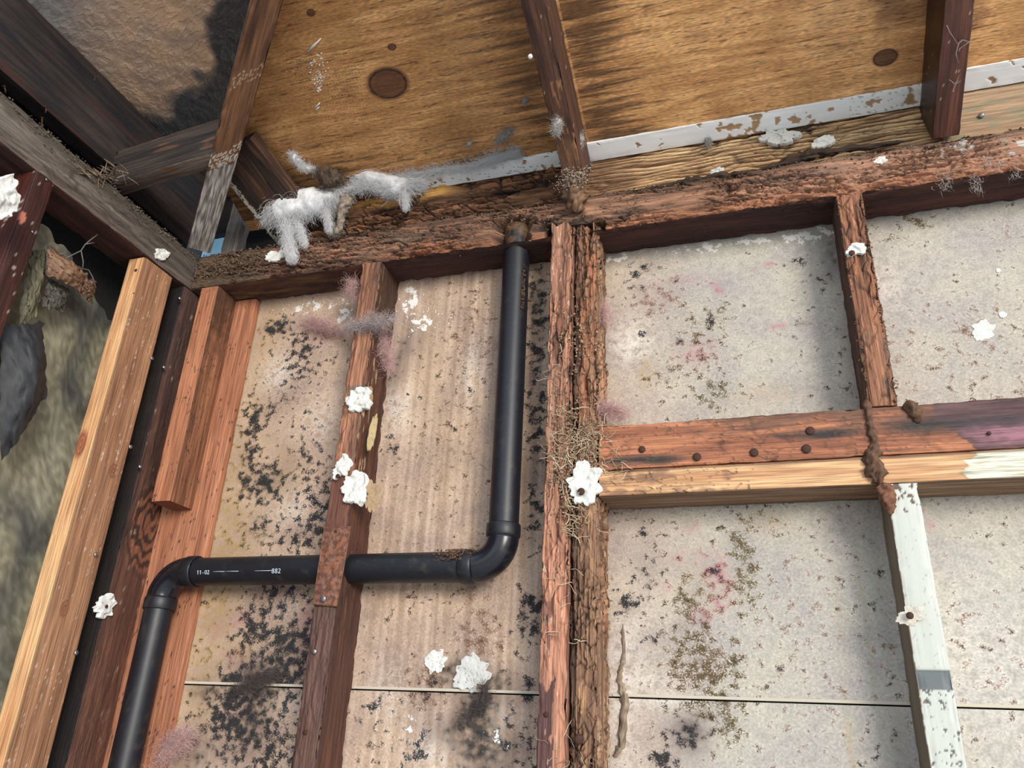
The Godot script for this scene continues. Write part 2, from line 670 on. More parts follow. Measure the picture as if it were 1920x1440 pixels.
func rust_material() -> StandardMaterial3D:
	var n := 256
	var a := nbytes(n, n, 0.03, 61, 4)
	var b := nbytes(n, n, 0.012, 62, 3)
	var px := PackedByteArray()
	px.resize(n * n * 3)
	for i in n * n:
		var f := clampf((a[i] - 90) / 80.0, 0.0, 1.0)
		var g := clampf((b[i] - 135) / 40.0, 0.0, 1.0)
		var c := Color(0.39, 0.25, 0.20).lerp(Color(0.53, 0.38, 0.31), f).lerp(Color(0.60, 0.35, 0.19), g * f * 0.55)
		px[i * 3] = int(c.r * 255); px[i * 3 + 1] = int(c.g * 255); px[i * 3 + 2] = int(c.b * 255)
	var m := std(Color.WHITE, 0.72)
	m.metallic = 0.2
	m.albedo_texture = tex(Image.create_from_data(n, n, false, Image.FORMAT_RGB8, px))
	m.uv1_triplanar = true
	m.uv1_scale = Vector3.ONE * 9.0
	relief(m, nimg(n, n, 0.08, 63, 4), 0.08)
	return m


const BX0 := -1.2
const BW := 2.2
const BY1 := 0.92
const BH := 1.22

# The paper back of the wall board with its mould, mildew, damp, paint and a stud's shadow, 1 mm to a pixel.
func board_material() -> StandardMaterial3D:
	var w := 2048
	var h := 1248
	var lw := 256
	var lh := 156
	var fields := []
	for i in 8:
		var f := PackedFloat32Array()
		f.resize(lw * lh)
		fields.append(f)
	# kinds: 0 black specks, 1 olive specks, 2 pink, 3 white paint, 4 yellow damp, 5 dark smear, also painted stud shadow, 6 pale bloom, 7 brown frass
	for s in stains_and_shadow():
		var c := at_z(s[1], s[2], 0.0)
		var cx: float = (c.x - BX0) / BW * lw
		var cy: float = (BY1 - c.y) / BH * lh
		var rx: float = s[3] * 0.00088 / BW * lw
		var ry: float = s[4] * 0.00088 / BH * lh
		var f: PackedFloat32Array = fields[s[0]]
		for y in range(maxi(0, int(cy - 2.6 * ry)), mini(lh, int(cy + 2.6 * ry) + 1)):
			for x in range(maxi(0, int(cx - 2.6 * rx)), mini(lw, int(cx + 2.6 * rx) + 1)):
				var e := exp(-0.7 * (pow((x - cx) / rx, 2) + pow((y - cy) / ry, 2)))
				var at := y * lw + x
				f[at] = 1.0 - (1.0 - f[at]) * (1.0 - e * s[5])
		fields[s[0]] = f
	var maps := []
	for k in 2:
		var d := PackedByteArray()
		d.resize(lw * lh * 4)
		for i in lw * lh:
			for c in 4:
				d[i * 4 + c] = int(clampf(fields[k * 4 + c][i], 0.0, 1.0) * 255)
		var im := Image.create_from_data(lw, lh, false, Image.FORMAT_RGBA8, d)
		im.resize(w, h, Image.INTERPOLATE_BILINEAR)
		maps.append(im.get_data())
	var d0: PackedByteArray = maps[0]
	var d1: PackedByteArray = maps[1]
	var n1 := nbytes(w, h, 0.19, 71, 3)
	var n2 := nbytes(w, h, 0.045, 72, 4)
	var n3 := nbytes(w, h, 0.008, 73, 3)
	var vs := stretched(w, 40, w, h, 0.05, 74, 3)
	var px := PackedByteArray()
	px.resize(w * h * 3)
	for y in h:
		for x in w:
			var i := y * w + x
			var u := float(x) / w
			var a := (n1[i] - 128) / 128.0
			var b := (n2[i] - 128) / 128.0
			var c := (n3[i] - 128) / 128.0
			var right := clampf((u - 0.364) * 6.6, 0.0, 1.0)
			var br := 1.0 + a * 0.11 + b * 0.10 + c * lerpf(0.12, 0.06, right) - 0.05 * (1.0 - right) * clampf(0.3 - absf(a) * 2.0 + b, 0.0, 1.0)
			var R := lerpf(0.70, 0.695, right) * br
			var G := lerpf(0.605, 0.667, right) * br
			var B := lerpf(0.53, 0.625, right) * (br - c * 0.03)
			if x > 436 and x < 800:                # the run-down bay behind the pipe
				var k := clampf(minf(x - 436, 800 - x) / 40.0, 0.0, 1.0) * (vs[i] - 128) / 128.0
				R += k * 0.10; G += k * 0.10; B += k * 0.10
			var j := i * 4
			var e := d1[j]
			if e:
				var f := e / 255.0 * clampf(0.7 + b, 0.0, 1.0)
				R = lerpf(R, 0.64, f); G = lerpf(G, 0.535, f); B = lerpf(B, 0.375, f)
			e = d1[j + 2]
			if e:
				var f := clampf(e / 255.0 * (0.8 + b * 1.4 + a * 0.5), 0.0, 1.0)
				R = lerpf(R, 0.84, f); G = lerpf(G, 0.81, f); B = lerpf(B, 0.77, f)
			e = d1[j + 1]
			if e:
				var f := clampf(e / 255.0 * (0.9 + b * 1.1 + a * 0.3), 0.0, 0.92)
				R = lerpf(R, 0.23, f); G = lerpf(G, 0.20, f); B = lerpf(B, 0.18, f)
			e = d0[j + 2]
			if e:
				var f := clampf(e / 255.0 * (0.75 + b * 1.6 + a * 0.4), 0.0, 0.9)
				f *= 0.8
				R = lerpf(R, 0.70, f); G = lerpf(G, 0.47, f); B = lerpf(B, 0.50, f)
			e = d1[j + 3]
			if e:
				var f := clampf((e / 255.0 + (1.0 - absf(a) * 4.0) * 0.30 + b * 0.7 - 0.48) * 2.4, 0.0, 0.62)
				R = lerpf(R, 0.34, f); G = lerpf(G, 0.23, f); B = lerpf(B, 0.16, f)
			e = d0[j + 1]
			if e:
				var f := clampf((e / 255.0 + (1.0 - absf(a) * 4.0) * 0.34 + b * 0.7 - 0.60) * 3.6, 0.0, 0.82)
				R = lerpf(R, 0.30, f); G = lerpf(G, 0.25, f); B = lerpf(B, 0.15, f)
			var m := d0[j] / 255.0
			var ground := (0.10 if u < 0.218 else (0.03 if u < 0.39 else -0.06))
			var worm := 1.0 - absf(a) * 4.0
			var f := clampf((m * 1.15 + ground + worm * 0.30 + b * 0.95 + c * 0.3 - 0.68) * 3.4, 0.0, 0.93)
			var halo := clampf(m * 0.9 + b * 0.3 - 0.1, 0.0, 1.0) * 0.24
			R *= 1.0 - halo * 0.8; G *= 1.0 - halo; B *= 1.0 - halo * 1.1
			if f > 0.0:
				R = lerpf(R, 0.13, f); G = lerpf(G, 0.125, f); B = lerpf(B, 0.13, f)
			if a * 0.8 + b * 0.7 > 0.80:
				R *= 0.62; G *= 0.58; B *= 0.54
			e = d0[j + 3]
			if e:
				f = clampf((e / 255.0 + b * 0.9 + a * 0.35 - 0.55) * 9.0, 0.0, 1.0)
				R = lerpf(R, 0.90, f); G = lerpf(G, 0.89, f); B = lerpf(B, 0.86, f)
			px[i * 3] = clampi(int(R * 255), 0, 255)
			px[i * 3 + 1] = clampi(int(G * 255), 0, 255)
			px[i * 3 + 2] = clampi(int(B * 255), 0, 255)
	var mt := std(Color.WHITE, 0.9)
	mt.albedo_texture = tex(Image.create_from_data(w, h, false, Image.FORMAT_RGB8, px))
	relief(mt, Image.create_from_data(w, h, false, Image.FORMAT_L8, n2), 0.10)
	return mt


func stains_and_shadow() -> Array:
	var s := [
		# left bay: frame of yellow damp, heavy black specks
		[4, 440, 900, 45, 400, 0.85], [4, 400, 1150, 40, 200, 0.9], [4, 500, 620, 30, 60, 0.7], [4, 520, 890, 50, 60, 0.7], [4, 455, 1010, 40, 40, 0.8],
		[0, 520, 610, 42, 22, 0.85], [0, 565, 650, 40, 40, 0.6], [0, 470, 800, 22, 55, 0.55], [0, 500, 770, 35, 25, 0.5], [0, 545, 720, 30, 30, 0.5], [0, 580, 690, 40, 30, 0.35],
		[0, 460, 880, 25, 60, 0.5], [0, 500, 900, 35, 40, 0.72], [0, 570, 860, 50, 60, 0.42], [0, 600, 950, 40, 60, 0.6], [0, 560, 1000, 55, 30, 0.6], [0, 480, 990, 40, 30, 0.45],
		[0, 520, 1110, 60, 30, 0.72], [0, 470, 1170, 40, 50, 0.65], [0, 540, 1190, 60, 60, 0.72], [0, 560, 1250, 50, 50, 0.66], [0, 440, 1270, 40, 35, 0.6], [0, 430, 1350, 60, 60, 0.72], [0, 500, 1390, 60, 60, 0.62],
		[5, 470, 1330, 45, 60, 0.8], [5, 500, 1260, 60, 25, 0.75], [5, 400, 1290, 50, 16, 0.6], [5, 490, 905, 26, 26, 0.5], [5, 360, 1400, 50, 40, 0.4], [5, 545, 1215, 45, 35, 0.45],
		[2, 445, 1160, 18, 14, 0.8], [2, 570, 1165, 18, 26, 0.8], [2, 440, 1230, 22, 18, 0.5], [2, 600, 625, 30, 20, 0.5], [2, 400, 1180, 20, 20, 0.4],
		[6, 520, 700, 50, 50, 0.7], [6, 560, 950, 60, 40, 0.5], [6, 540, 1130, 40, 40, 0.5], [6, 540, 1310, 40, 40, 0.5], [6, 560, 1420, 40, 30, 0.6], [6, 600, 780, 40, 60, 0.4],
		[1, 450, 1215, 30, 30, 0.6], [1, 420, 1330, 40, 50, 0.5], [4, 450, 1215, 25, 25, 0.9], [7, 520, 750, 60, 60, 0.45], [7, 590, 900, 60, 70, 0.4],
		[3, 580, 572, 60, 12, 0.75], [3, 640, 590, 16, 26, 0.8], [3, 770, 555, 14, 30, 0.8], [3, 790, 600, 30, 18, 0.8], [3, 760, 575, 20, 12, 0.7],
		# middle bay
		[5, 740, 690, 22, 40, 0.4], [5, 765, 620, 30, 50, 0.3], [0, 735, 840, 14, 26, 0.6], [6, 740, 760, 40, 60, 0.55], [6, 880, 690, 24, 70, 0.5], [4, 800, 700, 40, 140, 0.3], [4, 860, 850, 50, 100, 0.25],
		[0, 1005, 620, 24, 130, 0.56], [0, 1002, 800, 18, 140, 0.6], [0, 1000, 960, 14, 60, 0.5], [5, 1000, 560, 18, 60, 0.5], [0, 1000, 1130, 34, 26, 0.72], [0, 990, 1170, 30, 26, 0.5],
		[7, 880, 600, 60, 90, 0.34], [7, 890, 1170, 40, 40, 0.42], [7, 900, 1210, 50, 30, 0.5], [7, 800, 1280, 60, 40, 0.6], [7, 880, 1110, 30, 20, 0.5], [7, 850, 780, 80, 200, 0.26],
		[5, 850, 1258, 36, 22, 0.75], [5, 920, 1280, 30, 24, 0.65], [5, 890, 1330, 26, 40, 0.9], [5, 905, 1400, 40, 40, 0.85], [5, 850, 1370, 40, 16, 0.55], [0, 800, 1290, 50, 18, 0.55], [0, 985, 1285, 20, 18, 0.7], [0, 980, 1310, 20, 10, 0.6],
		[0, 960, 1390, 40, 40, 0.55], [0, 780, 1390, 25, 40, 0.5], [0, 690, 1330, 26, 60, 0.36], [6, 930, 1370, 20, 40, 0.8], [6, 800, 1400, 40, 30, 0.7], [6, 720, 1300, 40, 40, 0.4], [3, 925, 1380, 10, 16, 0.6], [3, 767, 1362, 8, 20, 0.7],
		# right of the double stud, above the ledger
		[3, 1160, 482, 34, 8, 0.9], [3, 1320, 462, 40, 8, 0.85], [3, 1400, 450, 40, 6, 0.8], [3, 1500, 440, 46, 12, 0.9], [3, 1545, 432, 12, 18, 0.6], [5, 1552, 470, 16, 50, 0.5],
		[0, 1210, 500, 30, 14, 0.6], [0, 1190, 540, 20, 30, 0.48], [0, 1255, 525, 20, 12, 0.5], [7, 1230, 560, 50, 40, 0.5], [6, 1180, 640, 40, 40, 0.9], [4, 1205, 690, 14, 34, 0.7], [0, 1210, 622, 16, 10, 0.6],
		[1, 1345, 590, 26, 36, 0.55], [1, 1300, 620, 40, 50, 0.5], [1, 1335, 730, 40, 40, 0.62], [1, 1250, 700, 40, 40, 0.44], [7, 1310, 670, 50, 60, 0.42], [0, 1330, 600, 16, 30, 0.45], [0, 1335, 640, 18, 18, 0.36], [0, 1270, 637, 10, 6, 0.7], [0, 1500, 604, 14, 6, 0.75], [0, 1345, 540, 8, 6, 0.6],
		[2, 1300, 656, 28, 20, 0.75], [2, 1340, 532, 12, 6, 0.9], [2, 1345, 545, 8, 6, 0.9], [2, 1437, 493, 9, 4, 1.0], [2, 1407, 503, 6, 3, 0.9], [2, 1454, 608, 13, 5, 1.0], [2, 1230, 560, 30, 16, 0.35], [2, 1280, 520, 60, 12, 0.25],
		[0, 1490, 490, 30, 14, 0.4], [0, 1540, 520, 24, 16, 0.5], [0, 1570, 620, 10, 10, 0.6], [0, 1590, 730, 14, 14, 0.55], [5, 1590, 640, 12, 80, 0.22], [4, 1430, 735, 60, 20, 0.3],
		[1, 1710, 412, 40, 20, 0.6], [1, 1670, 445, 26, 14, 0.5], [6, 1650, 530, 30, 40, 0.5], [7, 1800, 660, 160, 90, 0.22], [7, 1880, 440, 26, 30, 0.3], [7, 1805, 610, 12, 14, 0.5],
		# below the ledger, the white stud's shadow painted in as faint tall smears
		[0, 1210, 1000, 30, 40, 0.40], [0, 1210, 1070, 26, 30, 0.5], [0, 1170, 1130, 30, 20, 0.62], [0, 1270, 1170, 16, 16, 0.6], [0, 1215, 1195, 26, 14, 0.5], [0, 1180, 960, 30, 14, 0.42],
		[1, 1380, 1010, 26, 46, 0.62], [1, 1395, 1090, 26, 46, 0.66], [1, 1300, 1110, 50, 40, 0.55], [1, 1290, 1200, 40, 60, 0.62], [1, 1370, 1235, 10, 30, 0.7], [1, 1420, 965, 26, 14, 0.6], [1, 1320, 1270, 50, 40, 0.55], [1, 1360, 1360, 30, 40, 0.6], [1, 1310, 1330, 40, 20, 0.5], [1, 1360, 1310, 20, 10, 0.6],
		[7, 1300, 1260, 60, 40, 0.5], [7, 1310, 1230, 40, 40, 0.55], [4, 1430, 970, 30, 16, 0.4], [4, 1320, 1090, 60, 40, 0.3],
		[2, 1335, 1060, 20, 20, 0.85], [2, 1345, 1085, 14, 12, 0.9], [2, 1310, 1150, 16, 12, 0.95], [2, 1337, 1128, 10, 8, 0.95], [2, 1270, 1040, 30, 12, 0.35], [2, 1240, 1095, 12, 8, 0.6], [2, 1290, 985, 14, 8, 0.5], [2, 1636, 1241, 5, 4, 0.9], [2, 1735, 980, 6, 8, 0.6], [2, 1350, 1110, 20, 30, 0.4],
		[0, 1335, 1065, 14, 18, 0.55], [0, 1312, 1152, 12, 10, 0.55], [0, 1280, 1385, 20, 14, 0.85], [0, 1240, 1425, 24, 14, 0.9], [0, 1290, 1350, 40, 30, 0.5], [0, 1220, 1380, 30, 20, 0.45], [0, 1588, 1312, 6, 3, 0.95], [0, 1590, 1083, 4, 4, 0.95], [0, 1560, 1420, 6, 6, 0.6], [0, 1807, 1124, 6, 3, 0.9], [0, 1860, 1200, 16, 14, 0.35],
		[6, 1160, 1340, 18, 80, 0.6], [6, 1260, 1310, 60, 10, 0.7], [6, 1170, 1210, 30, 60, 0.5], [6, 1230, 1270, 60, 14, 0.5], [5, 1290, 1370, 26, 26, 0.5], [5, 1640, 1080, 12, 120, 0.16], [5, 1680, 1400, 16, 60, 0.2],
		[6, 1850, 1250, 90, 80, 0.45], [6, 1760, 1180, 40, 60, 0.4], [7, 1850, 1230, 80, 90, 0.2], [7, 1480, 1180, 160, 180, 0.2],
		[4, 1566, 1155, 3, 60, 0.8], [4, 1578, 1260, 2.6, 120, 0.4], [4, 1590, 1390, 3, 70, 0.5], [4, 1615, 1150, 3, 160, 0.3], [4, 1538, 1000, 2.5, 50, 0.3],
	]
	return s


const PW := 2.1
const PH := 0.62

# Underside of the roof plywood: veneer running along x, knots, damp along the rafters and the eave. u is x, v runs from the eave up.
func ply_material() -> StandardMaterial3D:
	var w := 2048
	var h := 608
	var fib := stretched(128, h, w, h, 0.22, 81, 2)
	var rng1 := stretched(100, 180, w, h, 0.022, 82, 2)
	var mid := stretched(130, h, w, h, 0.06, 83, 3)
	var blot := nbytes(w, h, 0.006, 84, 3)
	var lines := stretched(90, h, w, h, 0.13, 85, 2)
	var fine := stretched(400, h, w, h, 0.4, 86, 1)
	var px := PackedByteArray()
	px.resize(w * h * 3)
	var ht := PackedByteArray()
	ht.resize(w * h)
	var knots := []
	for k in [[727, 157, 0.0290], [1660, 108, 0.014], [583, 24, 0.006], [735, 88, 0.006]]:
		var c := ply_uv(at_roof(k[0], k[1]))
		knots.append([c.x * PW, c.y * PH, k[2]])
	for y in h:
		var Y := (1.0 - (y + 0.5) / h) * PH      # metres up the slope from the eave
		for x in w:
			var i := y * w + x
			var X := (x + 0.5) / w * PW            # metres from x = -1.2
			var a := (fib[i] - 128) / 128.0
			var b := (mid[i] - 128) / 128.0
			var c := (blot[i] - 128) / 128.0
			var warp := (rng1[i] - 128) / 128.0
			var yy := Y
			var kd := 9.0
			for k in knots:
				var dx: float = (X - k[0]) / 1.35
				var dy: float = Y - k[1]
				var d := sqrt(dx * dx + dy * dy)
				kd = minf(kd, d / k[2])
				if d < k[2] * 6.0:
					yy += (0.02 if dy > 0 else -0.02) * exp(-d / (k[2] * 2.0))
			var band := sin((yy * 60.0 + warp * 11.0) + 0.6 * b)
			var t := clampf((0.72 if X > 0.9 else 0.56) + band * 0.17 + b * 0.22 + a * 0.16, 0.0, 1.0)
			var young := 1.07 if X > 0.9 else 1.0
			var R := lerpf(0.60, 0.90, t) * (1.0 + c * 0.14) * young
			var G := lerpf(0.405, 0.69, t) * (1.0 + c * 0.16) * young
			var B := lerpf(0.225, 0.455, t) * (1.0 + c * 0.2) * young
			# damp: dark with feathered tips along the grain
			var wet := 0.0
			wet = maxf(wet, 1.0 - absf(X - 0.965) / 0.075 * 1.0 + b * 1.1 + a * 0.5) if absf(X - 0.965) < 0.16 and X > 0.93 else wet
			wet = maxf(wet, 0.55 - absf(X - 0.84) / 0.14 + b * 0.9) if X < 0.93 and X > 0.70 else wet
			wet = maxf(wet, 0.75 - Y / 0.11 + b * 0.8 + a * 0.4 + (0.35 if X < 0.5 else 0.0)) if X < 0.9 else maxf(wet, 0.35 - Y / 0.10 + b * 0.6)
			wet = maxf(wet, 0.50 - absf(X - 1.55) / 0.10 + c * 1.2) if X > 1.3 and X < 1.7 else wet
			wet = maxf(wet, 0.65 - absf(Y - 0.05 - (X - 0.25) * 0.3) / 0.07 + b) if X > 0.1 and X < 0.4 else wet
			wet = maxf(wet, c * 0.7 - 0.25 + b * 0.15)
			wet = clampf(wet, 0.0, 1.0)
			R = lerpf(R, 0.33, wet * 0.75); G = lerpf(G, 0.215, wet * 0.75); B = lerpf(B, 0.12, wet * 0.75)
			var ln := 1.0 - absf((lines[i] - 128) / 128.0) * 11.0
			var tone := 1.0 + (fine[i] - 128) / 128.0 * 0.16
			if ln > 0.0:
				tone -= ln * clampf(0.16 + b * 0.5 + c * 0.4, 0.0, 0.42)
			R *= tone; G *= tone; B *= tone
			if a + b * 0.5 < -0.74:
				R *= 0.74; G *= 0.68; B *= 0.62
			if X > 0.355 and X < 0.52 and Y > 0.13 and Y < 0.33:
				var dx := fposmod(X + Y * 0.25, 0.0072) - 0.0036
				var dy := fposmod(Y + X * 0.05, 0.0135) - 0.00675
				if dx * dx + dy * dy < 0.0000013 and b + c * 1.5 > 0.06:
					R *= 0.66; G *= 0.6; B *= 0.55
			if kd < 1.25:
				var f := 1.0 if kd < 1.0 else (1.25 - kd) * 4.0
				var ring := 0.5 + 0.5 * sin(kd * 17.0 + b * 3.0)
				ring = ring * 0.5 + 0.5 * clampf(0.5 + b + a, 0.0, 1.0)
				R = lerpf(R, 0.33 + ring * 0.10, f * 0.9); G = lerpf(G, 0.205 + ring * 0.065, f * 0.9); B = lerpf(B, 0.125 + ring * 0.04, f * 0.9)
				if kd > 0.92 + b * 0.06 and kd < 1.03 + a * 0.08:
					R *= 0.6; G *= 0.57; B *= 0.54
			px[i * 3] = clampi(int(R * 255), 0, 255)
			px[i * 3 + 1] = clampi(int(G * 255), 0, 255)
			px[i * 3 + 2] = clampi(int(B * 255), 0, 255)
			ht[i] = clampi(int(140 + a * 75 + b * 40 - (60 if kd > 0.88 and kd < 1.08 else 0)), 0, 255)
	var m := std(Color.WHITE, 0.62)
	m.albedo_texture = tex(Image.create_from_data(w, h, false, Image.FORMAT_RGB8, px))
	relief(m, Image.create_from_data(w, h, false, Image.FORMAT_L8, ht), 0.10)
	return m


func ply_uv(p: Vector3) -> Vector2:
	return Vector2((p.x + 1.2) / PW, (p.z - 0.055) / 0.92718 / PH)


func foil_material() -> StandardMaterial3D:
	var n := 512
	var a := nbytes(n, n, 0.02, 91, 5)
	var px := PackedByteArray()
	px.resize(n * n)
	for i in n * n:
		px[i] = clampi(absi(a[i] - 128) * 4, 0, 255)
	var im := Image.create_from_data(n, n, false, Image.FORMAT_L8, px)
	var m := std(Color.WHITE, 0.38, true)
	m.metallic_specular = 0.6
	relief(m, im, 0.12)
	return m


# ---------------------------------------------------------------- the setting

func setting() -> void:
	var fl := structure("floor")
	slab("concrete_slab", fl, [Vector3(-4, -1.5, -0.05), Vector3(6, -1.5, -0.05), Vector3(6, -1.5, 7), Vector3(-4, -1.5, 7)], 0.15, M.concrete)
	# the board of the back wall: an upper and a lower panel with an open joint at eye level
	var wb := structure("wall_back")
	var joint := 0.0655
	var us := func(p: Vector3): return Vector2((p.x - BX0) / BW, (BY1 - p.y) / BH)
	var up := [Vector3(-1.2, 0.91, 0), Vector3(1.0, 0.91, 0), Vector3(1.0, joint + 0.0012, 0), Vector3(-1.2, joint + 0.0012, 0)]
	var lo := [Vector3(-1.2, joint - 0.0012, 0), Vector3(1.0, joint - 0.0012, 0), Vector3(1.0, -1.5, 0), Vector3(-1.2, -1.5, 0)]
	slab("panel", wb, up, 0.012, M.board, up.map(us))
	slab("panel", wb, lo, 0.012, M.board, lo.map(us))
	var strip := std(Color(0.74, 0.70, 0.63), 0.85)
	for seg in [[-1.07, -0.76], [-0.71, -0.35], [-0.25, 0.18], [0.225, 0.9]]:
		slab("joint_edge", wb, [Vector3(seg[0], joint + 0.0058, 0.0010), Vector3(seg[1], joint + 0.0058, 0.0010), Vector3(seg[1], joint + 0.0014, 0.0016), Vector3(seg[0], joint + 0.0014, 0.0016)], 0.002, strip)
	slab("sheathing", wb, [Vector3(-1.2, 0.98, -0.013), Vector3(1.0, 0.98, -0.013), Vector3(1.0, -1.5, -0.013), Vector3(-1.2, -1.5, -0.013)], 0.02, M.dark)
	# left wall: dark sheathing under tarred paper
	var wl := structure("wall_left")
	slab("sheathing", wl, [Vector3(-1.34, 1.27, 1.9), Vector3(-1.34, 1.27, -0.02), Vector3(-1.34, -1.5, -0.02), Vector3(-1.34, -1.5, 1.9)], 0.03, M.dark)
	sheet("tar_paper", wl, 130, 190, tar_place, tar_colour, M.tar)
	# roof: plywood above the rafters at the back, a sealed panel to the left of the hip
	var ce := structure("ceiling")
	var roof := func(x: float, z: float): return Vector3(x, 1.105 + SLOPE * (z - ZF), z)
	var zs := 0.055 + PH * 0.92718
	var lower := [roof.call(-1.195 + zs - ZF, zs), roof.call(1.2, zs), roof.call(1.2, 0.03), roof.call(-1.115, 0.03), roof.call(-1.115, 0.169)]
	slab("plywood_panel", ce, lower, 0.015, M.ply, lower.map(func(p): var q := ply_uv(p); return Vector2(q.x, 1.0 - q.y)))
	var lp := func(x: float, z: float): return Vector3(x, 1.268 + 0.20 * (x + 1.275), z)
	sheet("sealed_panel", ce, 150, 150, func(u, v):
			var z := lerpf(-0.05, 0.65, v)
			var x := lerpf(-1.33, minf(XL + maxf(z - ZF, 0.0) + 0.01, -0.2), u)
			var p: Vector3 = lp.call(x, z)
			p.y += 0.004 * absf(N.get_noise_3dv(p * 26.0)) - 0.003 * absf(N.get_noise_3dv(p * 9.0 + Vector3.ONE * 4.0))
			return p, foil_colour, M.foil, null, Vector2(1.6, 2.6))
	var over := [lp.call(-0.63, 0.66), lp.call(-1.36, 0.66), lp.call(-1.36, -0.06), lp.call(-1.15, -0.06), lp.call(-1.15, 0.15)]
	for i in over.size():
		over[i] += Vector3.UP * 0.02
	over.reverse()
	slab("roof_deck", ce, over, 0.015, M.dark)


func tar_place(u: float, v: float) -> Vector3:
	var z := lerpf(0.80, -0.01, u)
	var torn := 0.05 + 0.10 * clampf((u - 0.50) * 4.0, 0.0, 1.0) + 0.02 * N.get_noise_2d(u * 14.0, 5.0)
	var y := lerpf(0.93 - (torn if u < 0.86 else 0.0), -0.45, v)
	var k := N.get_noise_2d(u * 2.0, v * 2.6) * 0.7 - absf(N.get_noise_2d(u * 3.0 + 3.0, v * 3.5)) * 0.6
	var x := -1.285 + 0.026 * k + 0.0012 * N.get_noise_2d(u * 30.0, v * 40.0)
	return Vector3(minf(x, -1.262), y, z)


func tar_colour(u: float, v: float) -> Color:
	var a := N.get_noise_2d(u * 4.0 + 7.0, v * 5.0)
	var b := N.get_noise_2d(u * 40.0, v * 55.0)
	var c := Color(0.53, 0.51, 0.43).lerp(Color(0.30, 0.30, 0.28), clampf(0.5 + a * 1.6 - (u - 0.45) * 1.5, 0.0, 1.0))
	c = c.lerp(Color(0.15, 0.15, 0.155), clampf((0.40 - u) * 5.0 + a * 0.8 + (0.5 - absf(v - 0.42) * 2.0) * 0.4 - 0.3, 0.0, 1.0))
	return c.lerp(Color(c.r * 1.3, c.g * 1.3, c.b * 1.3), clampf(b, -0.4, 0.6))


func foil_colour(u: float, v: float) -> Color:
	var z := lerpf(-0.05, 0.65, v)
	var x := lerpf(-1.33, minf(XL + maxf(z - ZF, 0.0) + 0.01, -0.2), u)
	var n := N.get_noise_2d(x * 9.0, z * 9.0)
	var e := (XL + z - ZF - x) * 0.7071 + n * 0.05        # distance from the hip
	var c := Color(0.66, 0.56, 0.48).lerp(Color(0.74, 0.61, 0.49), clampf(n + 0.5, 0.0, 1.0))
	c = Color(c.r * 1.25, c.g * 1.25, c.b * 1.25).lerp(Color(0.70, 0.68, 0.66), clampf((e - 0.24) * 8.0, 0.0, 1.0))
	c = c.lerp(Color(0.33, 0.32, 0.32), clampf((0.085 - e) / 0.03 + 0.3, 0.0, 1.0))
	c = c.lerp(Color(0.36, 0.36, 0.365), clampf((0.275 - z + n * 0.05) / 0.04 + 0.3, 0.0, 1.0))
	return c


# ---------------------------------------------------------------- top plates

func plates() -> void:
	var t := thing("top_plate", "long rotten wooden top plate, cracked and flaking, running above the mouldy board", "beam")
	lumber("beam", t, Vector3(-1.19, (PB + PT) / 2, ZF / 2), Vector3(1.0, (PB + PT) / 2, ZF / 2), Vector3.BACK, 0.089, 0.089, {
		"dl": 0.0022, "res": [0.0016, 0.0035, 0.03, 0.012], "seed": 3, "base": Color(0.66, 0.475, 0.36), "dark": Color(0.36, 0.255, 0.20),
		"faces": {1: [Color(0.33, 0.19, 0.15), Color(0.20, 0.11, 0.09)], 3: [Color(0.4, 0.3, 0.22), Color(0.3, 0.2, 0.15)]},  # underside: dark red stain with its own shade painted in
		"rot": [1.0, 0.18, 0, 0.5], "rotd": 0.008, "rf": 1.5, "crx": 13.0, "cry": 95.0, "wear": 0.006, "bev": 0.003, "paint": plate_paint, "mat": M.rotten, "streak": 1.1, "gf": 120.0})
	var places := []
	for i in 2600:
		var x := rng.randf_range(-1.1, 0.9)
		places.append(Vector3(x, PT - absf(rng.randfn()) * 0.03, ZF - 0.003 + rng.randf() * 0.003) if rng.randf() < 0.75 else Vector3(rng.randfn() * 0.1 - 1.08, rng.randf_range(0.92, 0.985), ZF))
	crumbs(t, places, 0.0035, Color(0.30, 0.22, 0.16), Color(0.50, 0.42, 0.34))
	var pl := thing("top_plate", "grey weathered top plate of the left wall running towards the camera", "beam")
	lumber("beam", pl, Vector3((XL - 0.089 + XL) / 2, (PB + PT) / 2, -0.01), Vector3((XL - 0.089 + XL) / 2, (PB + PT) / 2, 1.9), Vector3.RIGHT, 0.089, 0.089, {
		"dl": 0.004, "res": [0.0025, 0.006, 0.03, 0.006], "seed": 8, "base": Color(0.50, 0.455, 0.41), "dark": Color(0.27, 0.235, 0.205),
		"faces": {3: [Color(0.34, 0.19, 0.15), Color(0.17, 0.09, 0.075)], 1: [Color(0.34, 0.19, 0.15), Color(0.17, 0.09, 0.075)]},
		"rot": [0.32, 0, 0, 0.05], "rotd": 0.004, "wear": 0.004, "bev": 0.003, "mat": M.rotten, "gf": 110.0, "crx": 9.0, "paint": left_plate_paint})
	places = []
	for i in 500:
		places.append(Vector3(XL + 0.001, PT - absf(rng.randfn()) * 0.014, rng.randf_range(0.09, 0.95)))
	crumbs(pl, places, 0.0032, Color(0.25, 0.22, 0.18), Color(0.46, 0.41, 0.35))


